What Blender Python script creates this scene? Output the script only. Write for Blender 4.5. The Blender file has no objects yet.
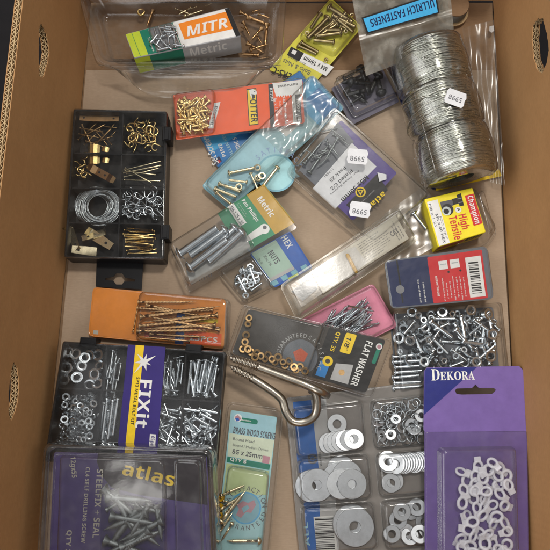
import bpy, math, random
from mathutils import Vector, Matrix
from mathutils.geometry import tessellate_polygon
R = random.Random(11)
SC = bpy.context.scene
COL = SC.collection
TILT = math.radians(11); DIST = 720.0; FPX = 720.0      # camera: tilt, distance (mm) to the box floor, focal length in photo pixels
CAM = Vector((0, -DIST*math.sin(TILT), DIST*math.cos(TILT)))
MM = 0.001

def ray(u, v):
    return Vector((0, math.sin(TILT), -math.cos(TILT))) + Vector((1, 0, 0))*((u-275)/FPX) + Vector((0, math.cos(TILT), math.sin(TILT)))*((275-v)/FPX)
def P(u, v, h=0.0):
    d = ray(u, v); return CAM + d*((h-CAM.z)/d.z)

# ------------------------------------------------------------------ materials
def new_mat(name):
    m = bpy.data.materials.new(name); m.use_nodes = True
    nt = m.node_tree; nt.nodes.clear(); out = nt.nodes.new('ShaderNodeOutputMaterial')
    return m, nt, out
def N(nt, typ, **kw):
    n = nt.nodes.new(typ)
    for k, v in kw.items():
        if k in n.inputs: n.inputs[k].default_value = v
        else: setattr(n, k, v)
    return n
def L(nt, a, b): nt.links.new(a, b)
def coords(nt): return N(nt, 'ShaderNodeTexCoord').outputs['Object']
def noise(nt, co, scale, detail=4, rough=0.6):
    n = N(nt, 'ShaderNodeTexNoise'); n.inputs['Scale'].default_value = scale
    n.inputs['Detail'].default_value = detail; n.inputs['Roughness'].default_value = rough
    L(nt, co, n.inputs['Vector']); return n.outputs['Fac']
def ramp(nt, fac, stops):
    r = N(nt, 'ShaderNodeValToRGB'); L(nt, fac, r.inputs['Fac'])
    e = r.color_ramp.elements
    e[0].position, e[0].color = stops[0][0], (*stops[0][1], 1)
    e[1].position, e[1].color = stops[1][0], (*stops[1][1], 1)
    for p, c in stops[2:]:
        x = e.new(p); x.color = (*c, 1)
    return r.outputs['Color']
def bump(nt, h, strength, dist=0.0005):
    b = N(nt, 'ShaderNodeBump'); b.inputs['Strength'].default_value = strength; b.inputs['Distance'].default_value = dist
    L(nt, h, b.inputs['Height']); return b.outputs['Normal']
def sc(c, k): return tuple(max(0, min(1, x*k)) for x in c)

def paper(name, col, rough=0.42, var=0.16, coat=0.06, spec=0.22):
    m, nt, out = new_mat(name); co = coords(nt)
    p = N(nt, 'ShaderNodeBsdfPrincipled')
    n = noise(nt, co, 55, 6, 0.7)
    L(nt, ramp(nt, n, [(0.25, sc(col, 1-var)), (0.75, sc(col, 1+var*0.7))]), p.inputs['Base Color'])
    p.inputs['Roughness'].default_value = rough; p.inputs['Coat Weight'].default_value = coat; p.inputs['Coat Roughness'].default_value = 0.25
    p.inputs['Specular IOR Level'].default_value = spec
    cm = N(nt, 'ShaderNodeMath', operation='MULTIPLY_ADD'); L(nt, noise(nt, co, 18, 3), cm.inputs[0]); cm.inputs[1].default_value = 5.0; L(nt, noise(nt, co, 140, 4), cm.inputs[2])
    L(nt, bump(nt, cm.outputs[0], 0.22, 0.0008), p.inputs['Normal'])
    L(nt, p.outputs[0], out.inputs[0]); return m

def metal(name, col, rough=0.3, var=0.35, scale=160, tarn=None):
    m, nt, out = new_mat(name); co = coords(nt)
    p = N(nt, 'ShaderNodeBsdfPrincipled'); p.inputs['Metallic'].default_value = 1
    n = noise(nt, co, scale, 5, 0.7)
    L(nt, ramp(nt, n, [(0.3, tarn or sc(col, 1-var)), (0.62, col)]), p.inputs['Base Color'])
    rr = N(nt, 'ShaderNodeMapRange'); L(nt, n, rr.inputs['Value'])
    rr.inputs['To Min'].default_value = rough+0.14; rr.inputs['To Max'].default_value = max(0.05, rough-0.1)
    L(nt, rr.outputs[0], p.inputs['Roughness'])
    L(nt, bump(nt, noise(nt, co, scale*4, 2), 0.15, 0.0002), p.inputs['Normal'])
    L(nt, p.outputs[0], out.inputs[0]); return m

def plastic(name, col, rough=0.3, var=0.15, trans=0.0, spec=0.5):
    m, nt, out = new_mat(name); co = coords(nt)
    p = N(nt, 'ShaderNodeBsdfPrincipled')
    L(nt, ramp(nt, noise(nt, co, 70, 5), [(0.3, sc(col, 1-var)), (0.7, sc(col, 1+var))]), p.inputs['Base Color'])
    p.inputs['Roughness'].default_value = rough; p.inputs['Specular IOR Level'].default_value = spec
    if trans:
        p.inputs['Subsurface Weight'].default_value = trans; p.inputs['Subsurface Radius'].default_value = (0.002, 0.002, 0.002)
    L(nt, bump(nt, noise(nt, co, 220, 3), 0.1, 0.0003), p.inputs['Normal'])
    L(nt, p.outputs[0], out.inputs[0]); return m

def clear(name, tint=(0.955, 0.96, 0.955), dull=(0.42, 0.40, 0.37), haze=0.030, edge=0.85, rough=0.10, wob=0.3):
    """thin clear plastic film: see-through seen flat, glossy and greyer seen along the surface"""
    m, nt, out = new_mat(name); co = coords(nt)
    h1 = noise(nt, co, 20, 1.5, 0.4); h2 = noise(nt, co, 260, 3, 0.6)
    mx = N(nt, 'ShaderNodeMath', operation='MULTIPLY_ADD'); L(nt, h2, mx.inputs[0]); mx.inputs[1].default_value = 0.02; L(nt, h1, mx.inputs[2])
    nor = bump(nt, mx.outputs[0], wob, 0.0028)
    lw = N(nt, 'ShaderNodeLayerWeight', Blend=0.5); L(nt, nor, lw.inputs['Normal'])
    pw = N(nt, 'ShaderNodeMath', operation='POWER'); L(nt, lw.outputs['Facing'], pw.inputs[0]); pw.inputs[1].default_value = 2.2
    fac = N(nt, 'ShaderNodeMath', operation='MULTIPLY_ADD'); L(nt, pw.outputs[0], fac.inputs[0]); fac.inputs[1].default_value = edge; fac.inputs[2].default_value = 0.034
    tr = N(nt, 'ShaderNodeBsdfTransparent'); L(nt, ramp(nt, lw.outputs['Facing'], [(0.25, tint), (0.9, sc(tint, 0.52))]), tr.inputs[0])
    gl = N(nt, 'ShaderNodeBsdfGlossy'); gl.inputs['Color'].default_value = (0.95, 0.95, 0.95, 1); gl.inputs['Roughness'].default_value = rough
    L(nt, nor, gl.inputs['Normal'])
    df = N(nt, 'ShaderNodeBsdfDiffuse'); df.inputs[0].default_value = (*dull, 1)
    scuff = N(nt, 'ShaderNodeMapRange'); L(nt, noise(nt, co, 60, 5, 0.6), scuff.inputs['Value'])
    scuff.inputs['From Min'].default_value = 0.45; scuff.inputs['From Max'].default_value = 0.8
    scuff.inputs['To Min'].default_value = haze*0.5; scuff.inputs['To Max'].default_value = haze*2.6
    m1 = N(nt, 'ShaderNodeMixShader'); L(nt, fac.outputs[0], m1.inputs[0]); L(nt, tr.outputs[0], m1.inputs[1]); L(nt, gl.outputs[0], m1.inputs[2])
    m2 = N(nt, 'ShaderNodeMixShader'); L(nt, scuff.outputs[0], m2.inputs[0]); L(nt, m1.outputs[0], m2.inputs[1]); L(nt, df.outputs[0], m2.inputs[2])
    L(nt, m2.outputs[0], out.inputs[0]); return m

def cardboard(name, col, dark, stain=0.5):
    m, nt, out = new_mat(name); co = coords(nt)
    p = N(nt, 'ShaderNodeBsdfPrincipled'); p.inputs['Roughness'].default_value = 0.78; p.inputs['Specular IOR Level'].default_value = 0.25
    mp = N(nt, 'ShaderNodeMapping'); mp.inputs['Scale'].default_value = (1, 6, 1); L(nt, co, mp.inputs[0])
    fib = noise(nt, mp.outputs[0], 160, 6, 0.75)
    base = ramp(nt, fib, [(0.2, sc(col, 0.80)), (0.8, sc(col, 1.15))])
    st = N(nt, 'ShaderNodeMapRange'); L(nt, noise(nt, co, 9, 6, 0.65), st.inputs['Value'])
    st.inputs['From Min'].default_value = 0.42; st.inputs['From Max'].default_value = 0.72; st.inputs['To Max'].default_value = stain
    mx = N(nt, 'ShaderNodeMix', data_type='RGBA'); L(nt, st.outputs[0], mx.inputs[0]); L(nt, base, mx.inputs[6]); mx.inputs[7].default_value = (*dark, 1)
    L(nt, mx.outputs[2], p.inputs['Base Color'])
    wv = N(nt, 'ShaderNodeTexWave'); wv.inputs['Scale'].default_value = 52; wv.inputs['Distortion'].default_value = 1.2; wv.bands_direction = 'X'; L(nt, co, wv.inputs[0])
    ad = N(nt, 'ShaderNodeMath', operation='MULTIPLY_ADD'); L(nt, wv.outputs['Fac'], ad.inputs[0]); ad.inputs[1].default_value = 0.1
    L(nt, noise(nt, co, 30, 5), ad.inputs[2])
    L(nt, bump(nt, ad.outputs[0], 0.4, 0.0018), p.inputs['Normal'])
    L(nt, p.outputs[0], out.inputs[0]); return m

M = {}
M['floor'] = cardboard('floor cardboard', (0.40, 0.30, 0.212), (0.31, 0.22, 0.145), 0.8)
M['flap'] = cardboard('shaded flap cardboard', (0.27, 0.165, 0.09), (0.20, 0.115, 0.06), 0.5)  # redder brown board, with the back wall's shade put into the colour
M['wall'] = cardboard('wall cardboard', (0.46, 0.25, 0.105), (0.37, 0.19, 0.075), 0.6)
M['edge'] = cardboard('cut cardboard edge', (0.52, 0.37, 0.20), (0.38, 0.25, 0.13), 0.5)
M['ground'] = plastic('dark ground', (0.007, 0.006, 0.007), 0.8, spec=0.2)
M['clear'] = clear('clear blister')
M['clearbag'] = clear('clear film', tint=(0.95, 0.95, 0.94), haze=0.05, edge=0.65, rough=0.22, wob=0.35)
M['cleartub'] = clear('clear tub plastic', tint=(0.95, 0.95, 0.94), haze=0.085, edge=0.9, rough=0.13, wob=0.4)
M['clearold'] = clear('yellowed blister', tint=(0.92, 0.91, 0.87), dull=(0.42, 0.40, 0.36), haze=0.11, edge=0.7, rough=0.15, wob=0.5)
M['cleargrey'] = clear('scuffed heavy blister', tint=(0.90, 0.90, 0.90), dull=(0.35, 0.34, 0.33), haze=0.045, edge=0.95, rough=0.09, wob=0.4)
M['bagfilm'] = clear('grey bag film', tint=(0.80, 0.78, 0.73), dull=(0.50, 0.47, 0.41), haze=0.24, edge=0.7, rough=0.24, wob=0.2)
M['steel'] = metal('zinc plated steel', (0.54, 0.585, 0.61), 0.3, 0.45)
M['bright'] = metal('bright zinc', (0.64, 0.685, 0.72), 0.24, 0.4)
M['dsteel'] = metal('dull grey steel', (0.32, 0.35, 0.35), 0.46)
M['hooksteel'] = metal('raw steel', (0.40, 0.36, 0.30), 0.27, 0.5, 90)
M['wzinc'] = metal('washer zinc', (0.80, 0.83, 0.85), 0.33, 0.4, 60)
M['brass'] = metal('brass', (0.90, 0.66, 0.28), 0.24, 0.4)
M['pbrass'] = metal('pale yellow passivated', (0.86, 0.74, 0.48), 0.26, 0.4)
M['bronze'] = metal('dark bronze', (0.46, 0.29, 0.13), 0.34, 0.5)
M['olive'] = metal('olive passivated', (0.42, 0.34, 0.18), 0.32, 0.55)
M['copper'] = metal('coppery brown', (0.47, 0.29, 0.14), 0.3, 0.4)
M['wire'] = metal('galvanised tie wire', (0.73, 0.735, 0.66), 0.25, 0.45, 45)
M['blacksteel'] = plastic('black screws', (0.012, 0.012, 0.014), 0.35)
def milky(name, col):
    m, nt, out = new_mat(name); p = N(nt, 'ShaderNodeBsdfPrincipled'); p.inputs['Base Color'].default_value = (*col, 1); p.inputs['Roughness'].default_value = 0.35
    tr = N(nt, 'ShaderNodeBsdfTransparent'); mx = N(nt, 'ShaderNodeMixShader'); mx.inputs[0].default_value = 0.5
    L(nt, tr.outputs[0], mx.inputs[1]); L(nt, p.outputs[0], mx.inputs[2]); L(nt, mx.outputs[0], out.inputs[0]); return m
M['nylon'] = milky('milky nylon', (0.85, 0.84, 0.90))
M['caseblack'] = plastic('black case plastic', (0.006, 0.006, 0.007), 0.38, spec=0.2)
M['trayboard'] = paper('grey tray backing', (0.245, 0.22, 0.20), 0.4)
for k, c in dict(orange=(0.80, 0.095, 0.008), otan=(0.74, 0.24, 0.028), yellow=(0.62, 0.57, 0.06), logoyellow=(0.80, 0.55, 0.02), boxyellow=(0.80, 0.66, 0.02),
        lime=(0.50, 0.60, 0.04), teal=(0.01, 0.19, 0.12), mitreorange=(0.78, 0.23, 0.02), silver=(0.44, 0.44, 0.45), white=(0.74, 0.73, 0.70), offwhite=(0.50, 0.47, 0.40),
        black=(0.015, 0.014, 0.014), char=(0.05, 0.042, 0.036), skyblue=(0.06, 0.38, 0.68), paleblue=(0.19, 0.42, 0.50), paler=(0.33, 0.55, 0.61), blue=(0.02, 0.10, 0.40),
        midblue=(0.03, 0.20, 0.50), navy=(0.012, 0.02, 0.075), red=(0.56, 0.022, 0.025), purple=(0.085, 0.055, 0.22), purpled=(0.04, 0.025, 0.13), vio=(0.165, 0.105, 0.32), vio2=(0.135, 0.085, 0.27),
        dnavy=(0.02, 0.025, 0.17), green=(0.01, 0.22, 0.09), gold=(0.48, 0.27, 0.012), palegreen=(0.36, 0.50, 0.40), pink=(0.72, 0.22, 0.33), cream=(0.60, 0.66, 0.50), limecard=(0.52, 0.62, 0.30),
        aqua=(0.34, 0.60, 0.62), bandblack=(0.03, 0.022, 0.028), indigo=(0.085, 0.06, 0.19), grey=(0.20, 0.20, 0.21), greytext=(0.42, 0.41, 0.40), darkgrey=(0.09, 0.09, 0.10), tagwhite=(0.66, 0.66, 0.67),
        fixpurple=(0.035, 0.022, 0.16), purplegrey=(0.13, 0.12, 0.16), washblue=(0.03, 0.13, 0.42), ltgrey=(0.46, 0.45, 0.44), sealgrey=(0.13, 0.14, 0.16), rose=(0.46, 0.22, 0.26), redrust=(0.55, 0.09, 0.03),
        txtblue=(0.25, 0.35, 0.55)).items():
    M[k] = paper(k+' print', c)

# ------------------------------------------------------------------ mesh collecting (all in millimetres)
class MB:
    def __init__(s): s.v = []; s.f = []; s.mi = []; s.sm = []; s.mats = []
    def m(s, mat):
        mat = M[mat] if isinstance(mat, str) else mat
        if mat not in s.mats: s.mats.append(mat)
        return s.mats.index(mat)
    def add(s, vs, fs, mat, smooth=False):
        o = len(s.v); k = s.m(mat); s.v += [Vector(x) for x in vs]
        for f in fs: s.f.append(tuple(i+o for i in f)); s.mi.append(k); s.sm.append(smooth)
    def mesh(s, name):
        me = bpy.data.meshes.new(name); me.from_pydata([x*MM for x in s.v], [], s.f)
        for m in s.mats: me.materials.append(m)
        me.polygons.foreach_set('material_index', s.mi); me.polygons.foreach_set('use_smooth', s.sm); me.update(); return me
    def build(s, name, parent=None, mat4=None):
        return link(name, s.mesh(name), parent, mat4)
def link(name, data, parent=None, mat4=None):
    o = bpy.data.objects.new(name, data); COL.objects.link(o)
    if parent is not None: o.parent = parent
    if mat4 is not None: o.matrix_local = mat4
    return o
def tag(o, label=None, cat=None, group=None, kind=None):
    if label: o['label'] = label
    if cat: o['category'] = cat
    if group: o['group'] = group
    if kind: o['kind'] = kind
    return o
def m4(mat):                      # millimetre matrix -> metre matrix
    r = mat.copy(); r.translation = mat.translation*MM; return r

def lathe(mb, prof, mat, n=10, tilt=None, cap=True):
    """profile [(x, r)] turned round X; tilt[(k)] shears a ring along the axis (thread slant)"""
    vs = []; fs = []
    for k, (x, r) in enumerate(prof):
        t = tilt[k] if tilt else 0
        for i in range(n):
            a = 2*math.pi*i/n; vs.append((x+t*math.cos(a), r*math.cos(a), r*math.sin(a)))
    for k in range(len(prof)-1):
        for i in range(n):
            j = (i+1) % n; fs.append((k*n+i, k*n+j, (k+1)*n+j, (k+1)*n+i))
    if cap: fs.append(tuple(range(n-1, -1, -1))); fs.append(tuple((len(prof)-1)*n+i for i in range(n)))
    fs = [tuple(reversed(f)) for f in fs]
    mb.add(vs, fs, mat, True)
def tube(mb, pts, r, mat, n=8, closed=False):
    pts = [Vector(p) for p in pts]; vs = []; fs = []; K = len(pts); up = None
    for k, p in enumerate(pts):
        a = pts[(k-1) % K] if (closed or k > 0) else p; b = pts[(k+1) % K] if (closed or k < K-1) else p
        t = (b-a).normalized()
        if up is None: up = t.orthogonal().normalized()
        up = (up - t*up.dot(t)).normalized(); w = t.cross(up)
        rr = r[k] if isinstance(r, (list, tuple)) else r
        for i in range(n):
            g = 2*math.pi*i/n; vs.append(p + up*math.cos(g)*rr + w*math.sin(g)*rr)
    for k in range(K if closed else K-1):
        k2 = (k+1) % K
        for i in range(n):
            j = (i+1) % n; fs.append((k*n+i, k*n+j, k2*n+j, k2*n+i))
    if not closed: fs.append(tuple(range(n-1, -1, -1))); fs.append(tuple((K-1)*n+i for i in range(n)))
    mb.add(vs, fs, mat, True)
def area2(p): return sum(p[i][0]*p[(i+1) % len(p)][1]-p[(i+1) % len(p)][0]*p[i][1] for i in range(len(p)))
def ccw(p): return list(p) if area2(p) > 0 else list(reversed(p))
def inset(poly, d):
    if abs(d) < 1e-9: return [tuple(p[:2]) for p in poly]
    n = len(poly); out = []
    for i in range(n):
        a, b, c = Vector(poly[i-1][:2]), Vector(poly[i][:2]), Vector(poly[(i+1) % n][:2])
        e1 = (b-a).normalized(); e2 = (c-b).normalized(); n1 = Vector((-e1.y, e1.x)); n2 = Vector((-e2.y, e2.x))
        k = (n1+n2); k = k/max(0.25, k.dot(n1)); out.append(tuple(b+k*d))
    return out
def rounded(poly, r, seg=5):
    """round the corners of a convex ccw polygon"""
    n = len(poly); out = []
    for i in range(n):
        a, b, c = Vector(poly[i-1]), Vector(poly[i]), Vector(poly[(i+1) % n])
        u = (a-b); w = (c-b); lu, lw_ = u.length, w.length; u.normalize(); w.normalize()
        d = min(r, lu*0.45, lw_*0.45)
        p, q = b+u*d, b+w*d
        for s in range(seg+1):
            t = s/seg; out.append(tuple(p*(1-t)**2 + b*2*t*(1-t) + q*t*t))
    return out
def loft(mb, rings, mat, cap0=False, cap1=True, smooth=True):
    n = len(rings[0]); vs = [p for r in rings for p in r]; fs = []
    for k in range(len(rings)-1):
        for i in range(n):
            j = (i+1) % n; fs.append((k*n+i, k*n+j, (k+1)*n+j, (k+1)*n+i))
    mb.add(vs, fs, mat, smooth)
    if cap0: mb.add(rings[0], [tuple(range(n-1, -1, -1))], mat)
    if cap1: mb.add(rings[-1], [tuple(range(n))], mat)
def prism(mb, poly, z0, z1, mat, ch=0.0, r=0.0, seg=4):
    poly = ccw(poly)
    mk = (lambda p: rounded(p, r, seg)) if r > 0 else (lambda p: p)
    if ch:
        rg = [mk(poly), mk(poly), mk(inset(poly, ch*0.3)), mk(inset(poly, ch))]; zs = [z0, z1-ch, z1-ch*0.3, z1]
    else: rg = [mk(poly), mk(poly)]; zs = [z0, z1]
    loft(mb, [[(x, y, z) for x, y in g] for g, z in zip(rg, zs)], mat, True, True, False)
def slab(mb, outer, holes, z0, z1, mat):
    """flat board with holes"""
    loops = [ccw(outer)] + [list(reversed(ccw(h))) for h in holes]
    flat = [p for l in loops for p in l]
    tri = tessellate_polygon([[Vector((x, y, 0)) for x, y in l] for l in loops])
    for z, fl in ((z1, 1), (z0, 0)):
        fs = []
        for a, b, c in tri:
            pa, pb, pc = flat[a], flat[b], flat[c]
            s_ = (pb[0]-pa[0])*(pc[1]-pa[1])-(pb[1]-pa[1])*(pc[0]-pa[0])
            f = (a, b, c) if s_ > 0 else (a, c, b)
            fs.append(f if fl else tuple(reversed(f)))
        mb.add([(x, y, z) for x, y in flat], fs, mat)
    for l in loops:
        n = len(l); vs = [(x, y, z0) for x, y in l]+[(x, y, z1) for x, y in l]
        mb.add(vs, [(i, (i+1) % n, n+(i+1) % n, n+i) for i in range(n)], mat)

# ------------------------------------------------------------------ lettering
_cur = bpy.data.curves.new('lettering', 'FONT'); _cur.resolution_u = 2
_tob = bpy.data.objects.new('lettering', _cur)
_cache = {}
def glyphs(s):
    if s not in _cache:
        _cur.body = s; _cur.size = 1; me = _tob.to_mesh()
        _cache[s] = ([tuple(v.co) for v in me.vertices], [tuple(p.vertices) for p in me.polygons]); _tob.to_mesh_clear()
    return _cache[s]
def bold(s):
    o = ''
    for ch in s:
        if 'A' <= ch <= 'Z': o += chr(0x1D5D4+ord(ch)-65)
        elif 'a' <= ch <= 'z': o += chr(0x1D5EE+ord(ch)-97)
        elif '0' <= ch <= '9': o += chr(0x1D7EC+ord(ch)-48)
        else: o += ch
    return o
def bolditalic(s): return ''.join(chr(0x1D63C+ord(c)-65) if 'A' <= c <= 'Z' else chr(0x1D656+ord(c)-97) if 'a' <= c <= 'z' else c for c in s)
def serif(s): return ''.join(chr(0x1D400+ord(c)-65) if 'A' <= c <= 'Z' else c for c in s)
CAP = 0.69

class Pack:
    """a thing lying on a plane through three photo points at given heights; local frame x = right, y = away, z = up off the plane"""
    def __init__(s, name, label, cat, pts, group=None):
        a, b, c = [P(*p) for p in pts]
        n = (b-a).cross(c-a).normalized()
        if n.z < 0: n = -n
        s.o = a; s.n = n
        def hit(u, v, dz=0):
            d = ray(u, v); return CAM + d*((s.o+n*dz-CAM).dot(n)/d.dot(n))
        s.hit = hit
        cu = sum(p[0] for p in pts)/3; cv = sum(p[1] for p in pts)/3
        x = (hit(cu+5, cv)-hit(cu-5, cv)).normalized(); y = n.cross(x)
        s.o = a = hit(cu, cv); s.n = n
        s.M = Matrix(((x.x, y.x, n.x, a.x), (x.y, y.y, n.y, a.y), (x.z, y.z, n.z, a.z), (0, 0, 0, 1))); s.I = s.M.inverted()
        s.k = ((hit(cu+5, cv)-hit(cu-5, cv)).length)/10           # mm per photo pixel here
        s.e = None
        if name:
            s.e = link(name, None, None, m4(s.M)); s.e.empty_display_size = 0.01; tag(s.e, label, cat, group)
    def l(s, u, v, dz=0):
        p = s.I @ s.hit(u, v, dz); return (p.x, p.y)
    def poly(s, uv, dz=0): return ccw([s.l(u, v, dz) for u, v in uv])
    def w(s, u, v, dz=0): return s.hit(u, v, dz)
    def text(s, mb, t, p0, p1, cap, mat, z=0.3):
        a, b = Vector(s.l(*p0, z)), Vector(s.l(*p1, z)); d = b-a; ln = d.length; d.normalize(); up = Vector((-d.y, d.x))
        vs, fs = glyphs(t)
        if not vs: return
        x0 = min(v[0] for v in vs); x1 = max(v[0] for v in vs); kx = ln/(x1-x0); ky = cap*s.k/CAP
        mb.add([(*(a+d*((v[0]-x0)*kx)+up*(v[1]*ky)), z) for v in vs], fs, mat)
    def arc(s, mb, t, c, rad, a0, a1, cap, mat, z=0.3):
        cx = Vector(s.l(*c, z)); n = len(t); ky = cap*s.k/CAP; r = rad*s.k
        for i, ch in enumerate(t):
            if ch == ' ': continue
            g = math.radians(a0+(a1-a0)*i/(n-1)); up = Vector((math.cos(g), math.sin(g))); d = Vector((up.y, -up.x))
            if a1 > a0: up, d = -up, -d
            vs, fs = glyphs(ch); w = max(v[0] for v in vs)+min(v[0] for v in vs)
            p = cx+Vector((math.cos(g), math.sin(g)))*r
            mb.add([(*(p+d*((v[0]-w/2)*ky*0.85)+up*((v[1]-0.35)*ky)), z) for v in vs], fs, mat)
    def patch(s, mb, uv, mat, z, r=0, th=None):
        p = s.poly(uv, z)
        if r: p = rounded(p, r*s.k, 5)
        mb.add([(x, y, z) for x, y in p], [tuple(range(len(p)))], mat)
    def disc(s, mb, c, rad, mat, z, r2=0, n=32, sx=1):
        cx = Vector(s.l(*c, z)); rad *= s.k; r2 *= s.k
        o = [(cx.x+rad*sx*math.cos(2*math.pi*i/n), cx.y+rad*math.sin(2*math.pi*i/n), z) for i in range(n)]
        if not r2: mb.add(o, [tuple(range(n))], mat)
        else:
            q = [(cx.x+r2*sx*math.cos(2*math.pi*i/n), cx.y+r2*math.sin(2*math.pi*i/n), z) for i in range(n)]
            mb.add(o+q, [(i, (i+1) % n, n+(i+1) % n, n+i) for i in range(n)], mat)
    def card(s, mb, uv, mat, th=0.6, r=3, z=0.0):
        prism(mb, s.poly(uv, z), z-th, z, mat, 0, r*s.k)
    def bars(s, mb, p0, p1, p2, mat, z, n=22, seed=1):
        """bar code: stripes from edge p0-p1, reaching over to p2 (beside p0)"""
        g = random.Random(seed); a, b, c = (Vector(s.l(*q, z)) for q in (p0, p1, p2)); w = c-a; t = 0; ws = [g.choice((1, 1, 2, 3)) for _ in range(2*n)]; tot = sum(ws)
        for i, q in enumerate(ws):
            if i % 2 == 0:
                p = a+(b-a)*(t/tot); e = a+(b-a)*((t+q)/tot); mb.add([(*x, z) for x in (p, e, e+w, p+w)], [(0, 1, 2, 3)], mat)
            t += q
    def lines(s, mb, p0, p1, p2, rows, mat, z, seed=1, fill=0.45):
        """unreadably small print: rows of short dashes of word length; p0-p1 along a row, p0-p2 across rows"""
        g = random.Random(seed); a, b, c = (Vector(s.l(*q, z)) for q in (p0, p1, p2)); ax = b-a; ay = c-a; ln = ax.length
        for k in range(rows):
            t = 0; end = g.uniform(0.6, 1); q = a+ay*((k+0.2)/rows); h = ay*(fill/rows)
            while t < end:                      # a word: a few thin ticks of uneven height
                for _ in range(g.randint(2, 8)):
                    e = t+0.34/ln; hh = h*g.uniform(.55, 1.0)
                    if e > end: break
                    mb.add([(*x, z) for x in (q+ax*t, q+ax*e, q+ax*e+hh, q+ax*t+hh)], [(0, 1, 2, 3)], mat); t = e+g.uniform(.18, .32)/ln
                t += 0.75/ln
    def blister(s, name, uv, z0, z1, r=5, draft=1.2, edge=2.0, flange=0, mat='clear', ridge=0, base=False, label=None, parent=None, mb=None):
        """vacuum-formed clear shell: flange, drafted wall, rounded shoulder, flat top"""
        p = s.poly(uv, z0); rr = r*s.k; own = mb is None; mb = mb or MB()
        rings = []
        def ring(d, z): rings.append([(x, y, z) for x, y in rounded(inset(p, d), max(0.6, rr-d*0.6), 6)])
        if flange:
            ring(0, z0-0.8); ring(0, z0+0.5); ring(.35, z0+0.9); ring(.9, z0+0.9); ring(1.25, z0+0.5); ring(1.4, z0); ring(flange, z0)
        f = flange
        if ridge:
            ring(f+0.2, z0+ridge*0.8); ring(f+0.8, z0+ridge); ring(f+2.0, z0+ridge); ring(f+2.6, z0+ridge*0.8); ring(f+2.8, z0+0.3); f += 3.2
        ring(f, z0); ring(f+0.2, z0+0.5)
        h = z1-z0
        ring(f+draft*0.5, z0+h*0.45); ring(f+draft, z1-edge)
        for q in (0.3, 0.6, 0.85, 1.0):
            a = q*math.pi/2; ring(f+draft+edge*(1-math.cos(a)), z1-edge+edge*math.sin(a))
        loft(mb, rings, mat, base, True, True)
        if own:
            o = mb.build(name, parent or s.e)
            if label: o['label'] = label
            return o
    def part(s, mb, name, label=None, parent=None):
        o = mb.build(name, parent or s.e)
        if label: o['label'] = label
        return o

# ------------------------------------------------------------------ small ironmongery, one shared mesh per kind; axis along +X from the head
def shank(r, x0, x1, pitch, depth, taper=0.0):
    pr = []; tl = []; k = int((x1-x0)/(pitch/2))
    for i in range(k+1):
        t = i/k; rr = r*(1-taper*max(0, (t-0.72)/0.28)) if taper else r
        pr.append((x0+(x1-x0)*t, rr if i % 2 == 0 else max(0.05, rr-depth))); tl.append(pitch*0.25)
    return pr, tl
def bolt_mesh(name, Ln, r, hr, hh, mat, pitch=None, smooth_to=0.0, n=10, cross=False):
    mb = MB(); dome = [(-hh, hr*0.05), (-hh*0.97, hr*0.5), (-hh*0.75, hr*0.82), (-hh*0.35, hr), (0, hr*0.98), (0.01, r)]
    p, t = shank(r, Ln*smooth_to+0.05, Ln, pitch or r*0.75, r*0.16)
    lathe(mb, dome+p+[(Ln+r*0.2, r*0.7)], mat, n, [0]*len(dome)+t+[0])
    if cross:
        for w in ((1, 0), (0, 1)):
            a, b = (hr*0.5, hr*0.14) if w[0] else (hr*0.14, hr*0.5)
            mb.add([(-hh*1.02, -a, -b), (-hh*1.02, a, -b), (-hh*1.02, a, b), (-hh*1.02, -a, b)], [(0, 1, 2, 3)], 'black')
    return mb.mesh(name)
def screw_mesh(name, Ln, r, hr, mat, pitch=None, smooth_to=0.3, n=9, depth=0.28, flat=True):
    mb = MB()
    hd = [(0, hr*0.3), (0.02, hr), (hr*0.18, hr), (hr*0.9, r*0.85)] if flat else [(-hr*0.9, hr*0.1), (-hr*0.75, hr*0.6), (-hr*0.3, hr*0.95), (0, hr), (0.02, r*0.85)]
    x0 = hd[-1][0]; xs = max(x0+0.1, Ln*smooth_to)
    p, t = shank(r, xs, Ln*0.97, pitch or r*0.95, r*depth, 0.8)
    lathe(mb, hd+[(xs-0.05, r*0.85)]+p+[(Ln, 0.05)], mat, n, [0]*(len(hd)+1)+t+[0])
    return mb.mesh(name)
def nail_mesh(name, Ln, r, hr, mat, n=8):
    mb = MB(); lathe(mb, [(0, hr*0.9), (0.1, hr), (hr*0.35, hr), (hr*0.5, r), (Ln-r*3, r), (Ln, 0.05)], mat, n); return mb.mesh(name)
def nut_mesh(name, ro, ri, h, mat):
    mb = MB(); nn = 24; rings = []
    def hexr(i, k):
        a = 2*math.pi*i/nn; q = (a % (math.pi/3))-math.pi/6; hx = k*math.cos(math.pi/6)/math.cos(q); return hx, a
    def ring(fn, z): rings.append([(fn(i)[0]*math.cos(fn(i)[1]), fn(i)[0]*math.sin(fn(i)[1]), z) for i in range(nn)])
    c = lambda i: (min(hexr(i, ro)[0], ro*0.9), hexr(i, ro)[1])
    ring(lambda i: (ri, 2*math.pi*i/nn), -h/2+0.15); ring(lambda i: (ri*1.16, 2*math.pi*i/nn), -h/2)
    ring(c, -h/2); ring(lambda i: hexr(i, ro), -h/2+h*0.16); ring(lambda i: hexr(i, ro), h/2-h*0.16); ring(c, h/2)
    ring(lambda i: (ri*1.16, 2*math.pi*i/nn), h/2); ring(lambda i: (ri, 2*math.pi*i/nn), h/2-0.15)
    for k in range(5): ring(lambda i: (ri*(1 if k % 2 else 0.9), 2*math.pi*i/nn), h/2-0.2-(h-0.4)*k/4)
    loft(mb, rings, mat, False, False, False); return mb.mesh(name)
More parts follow.
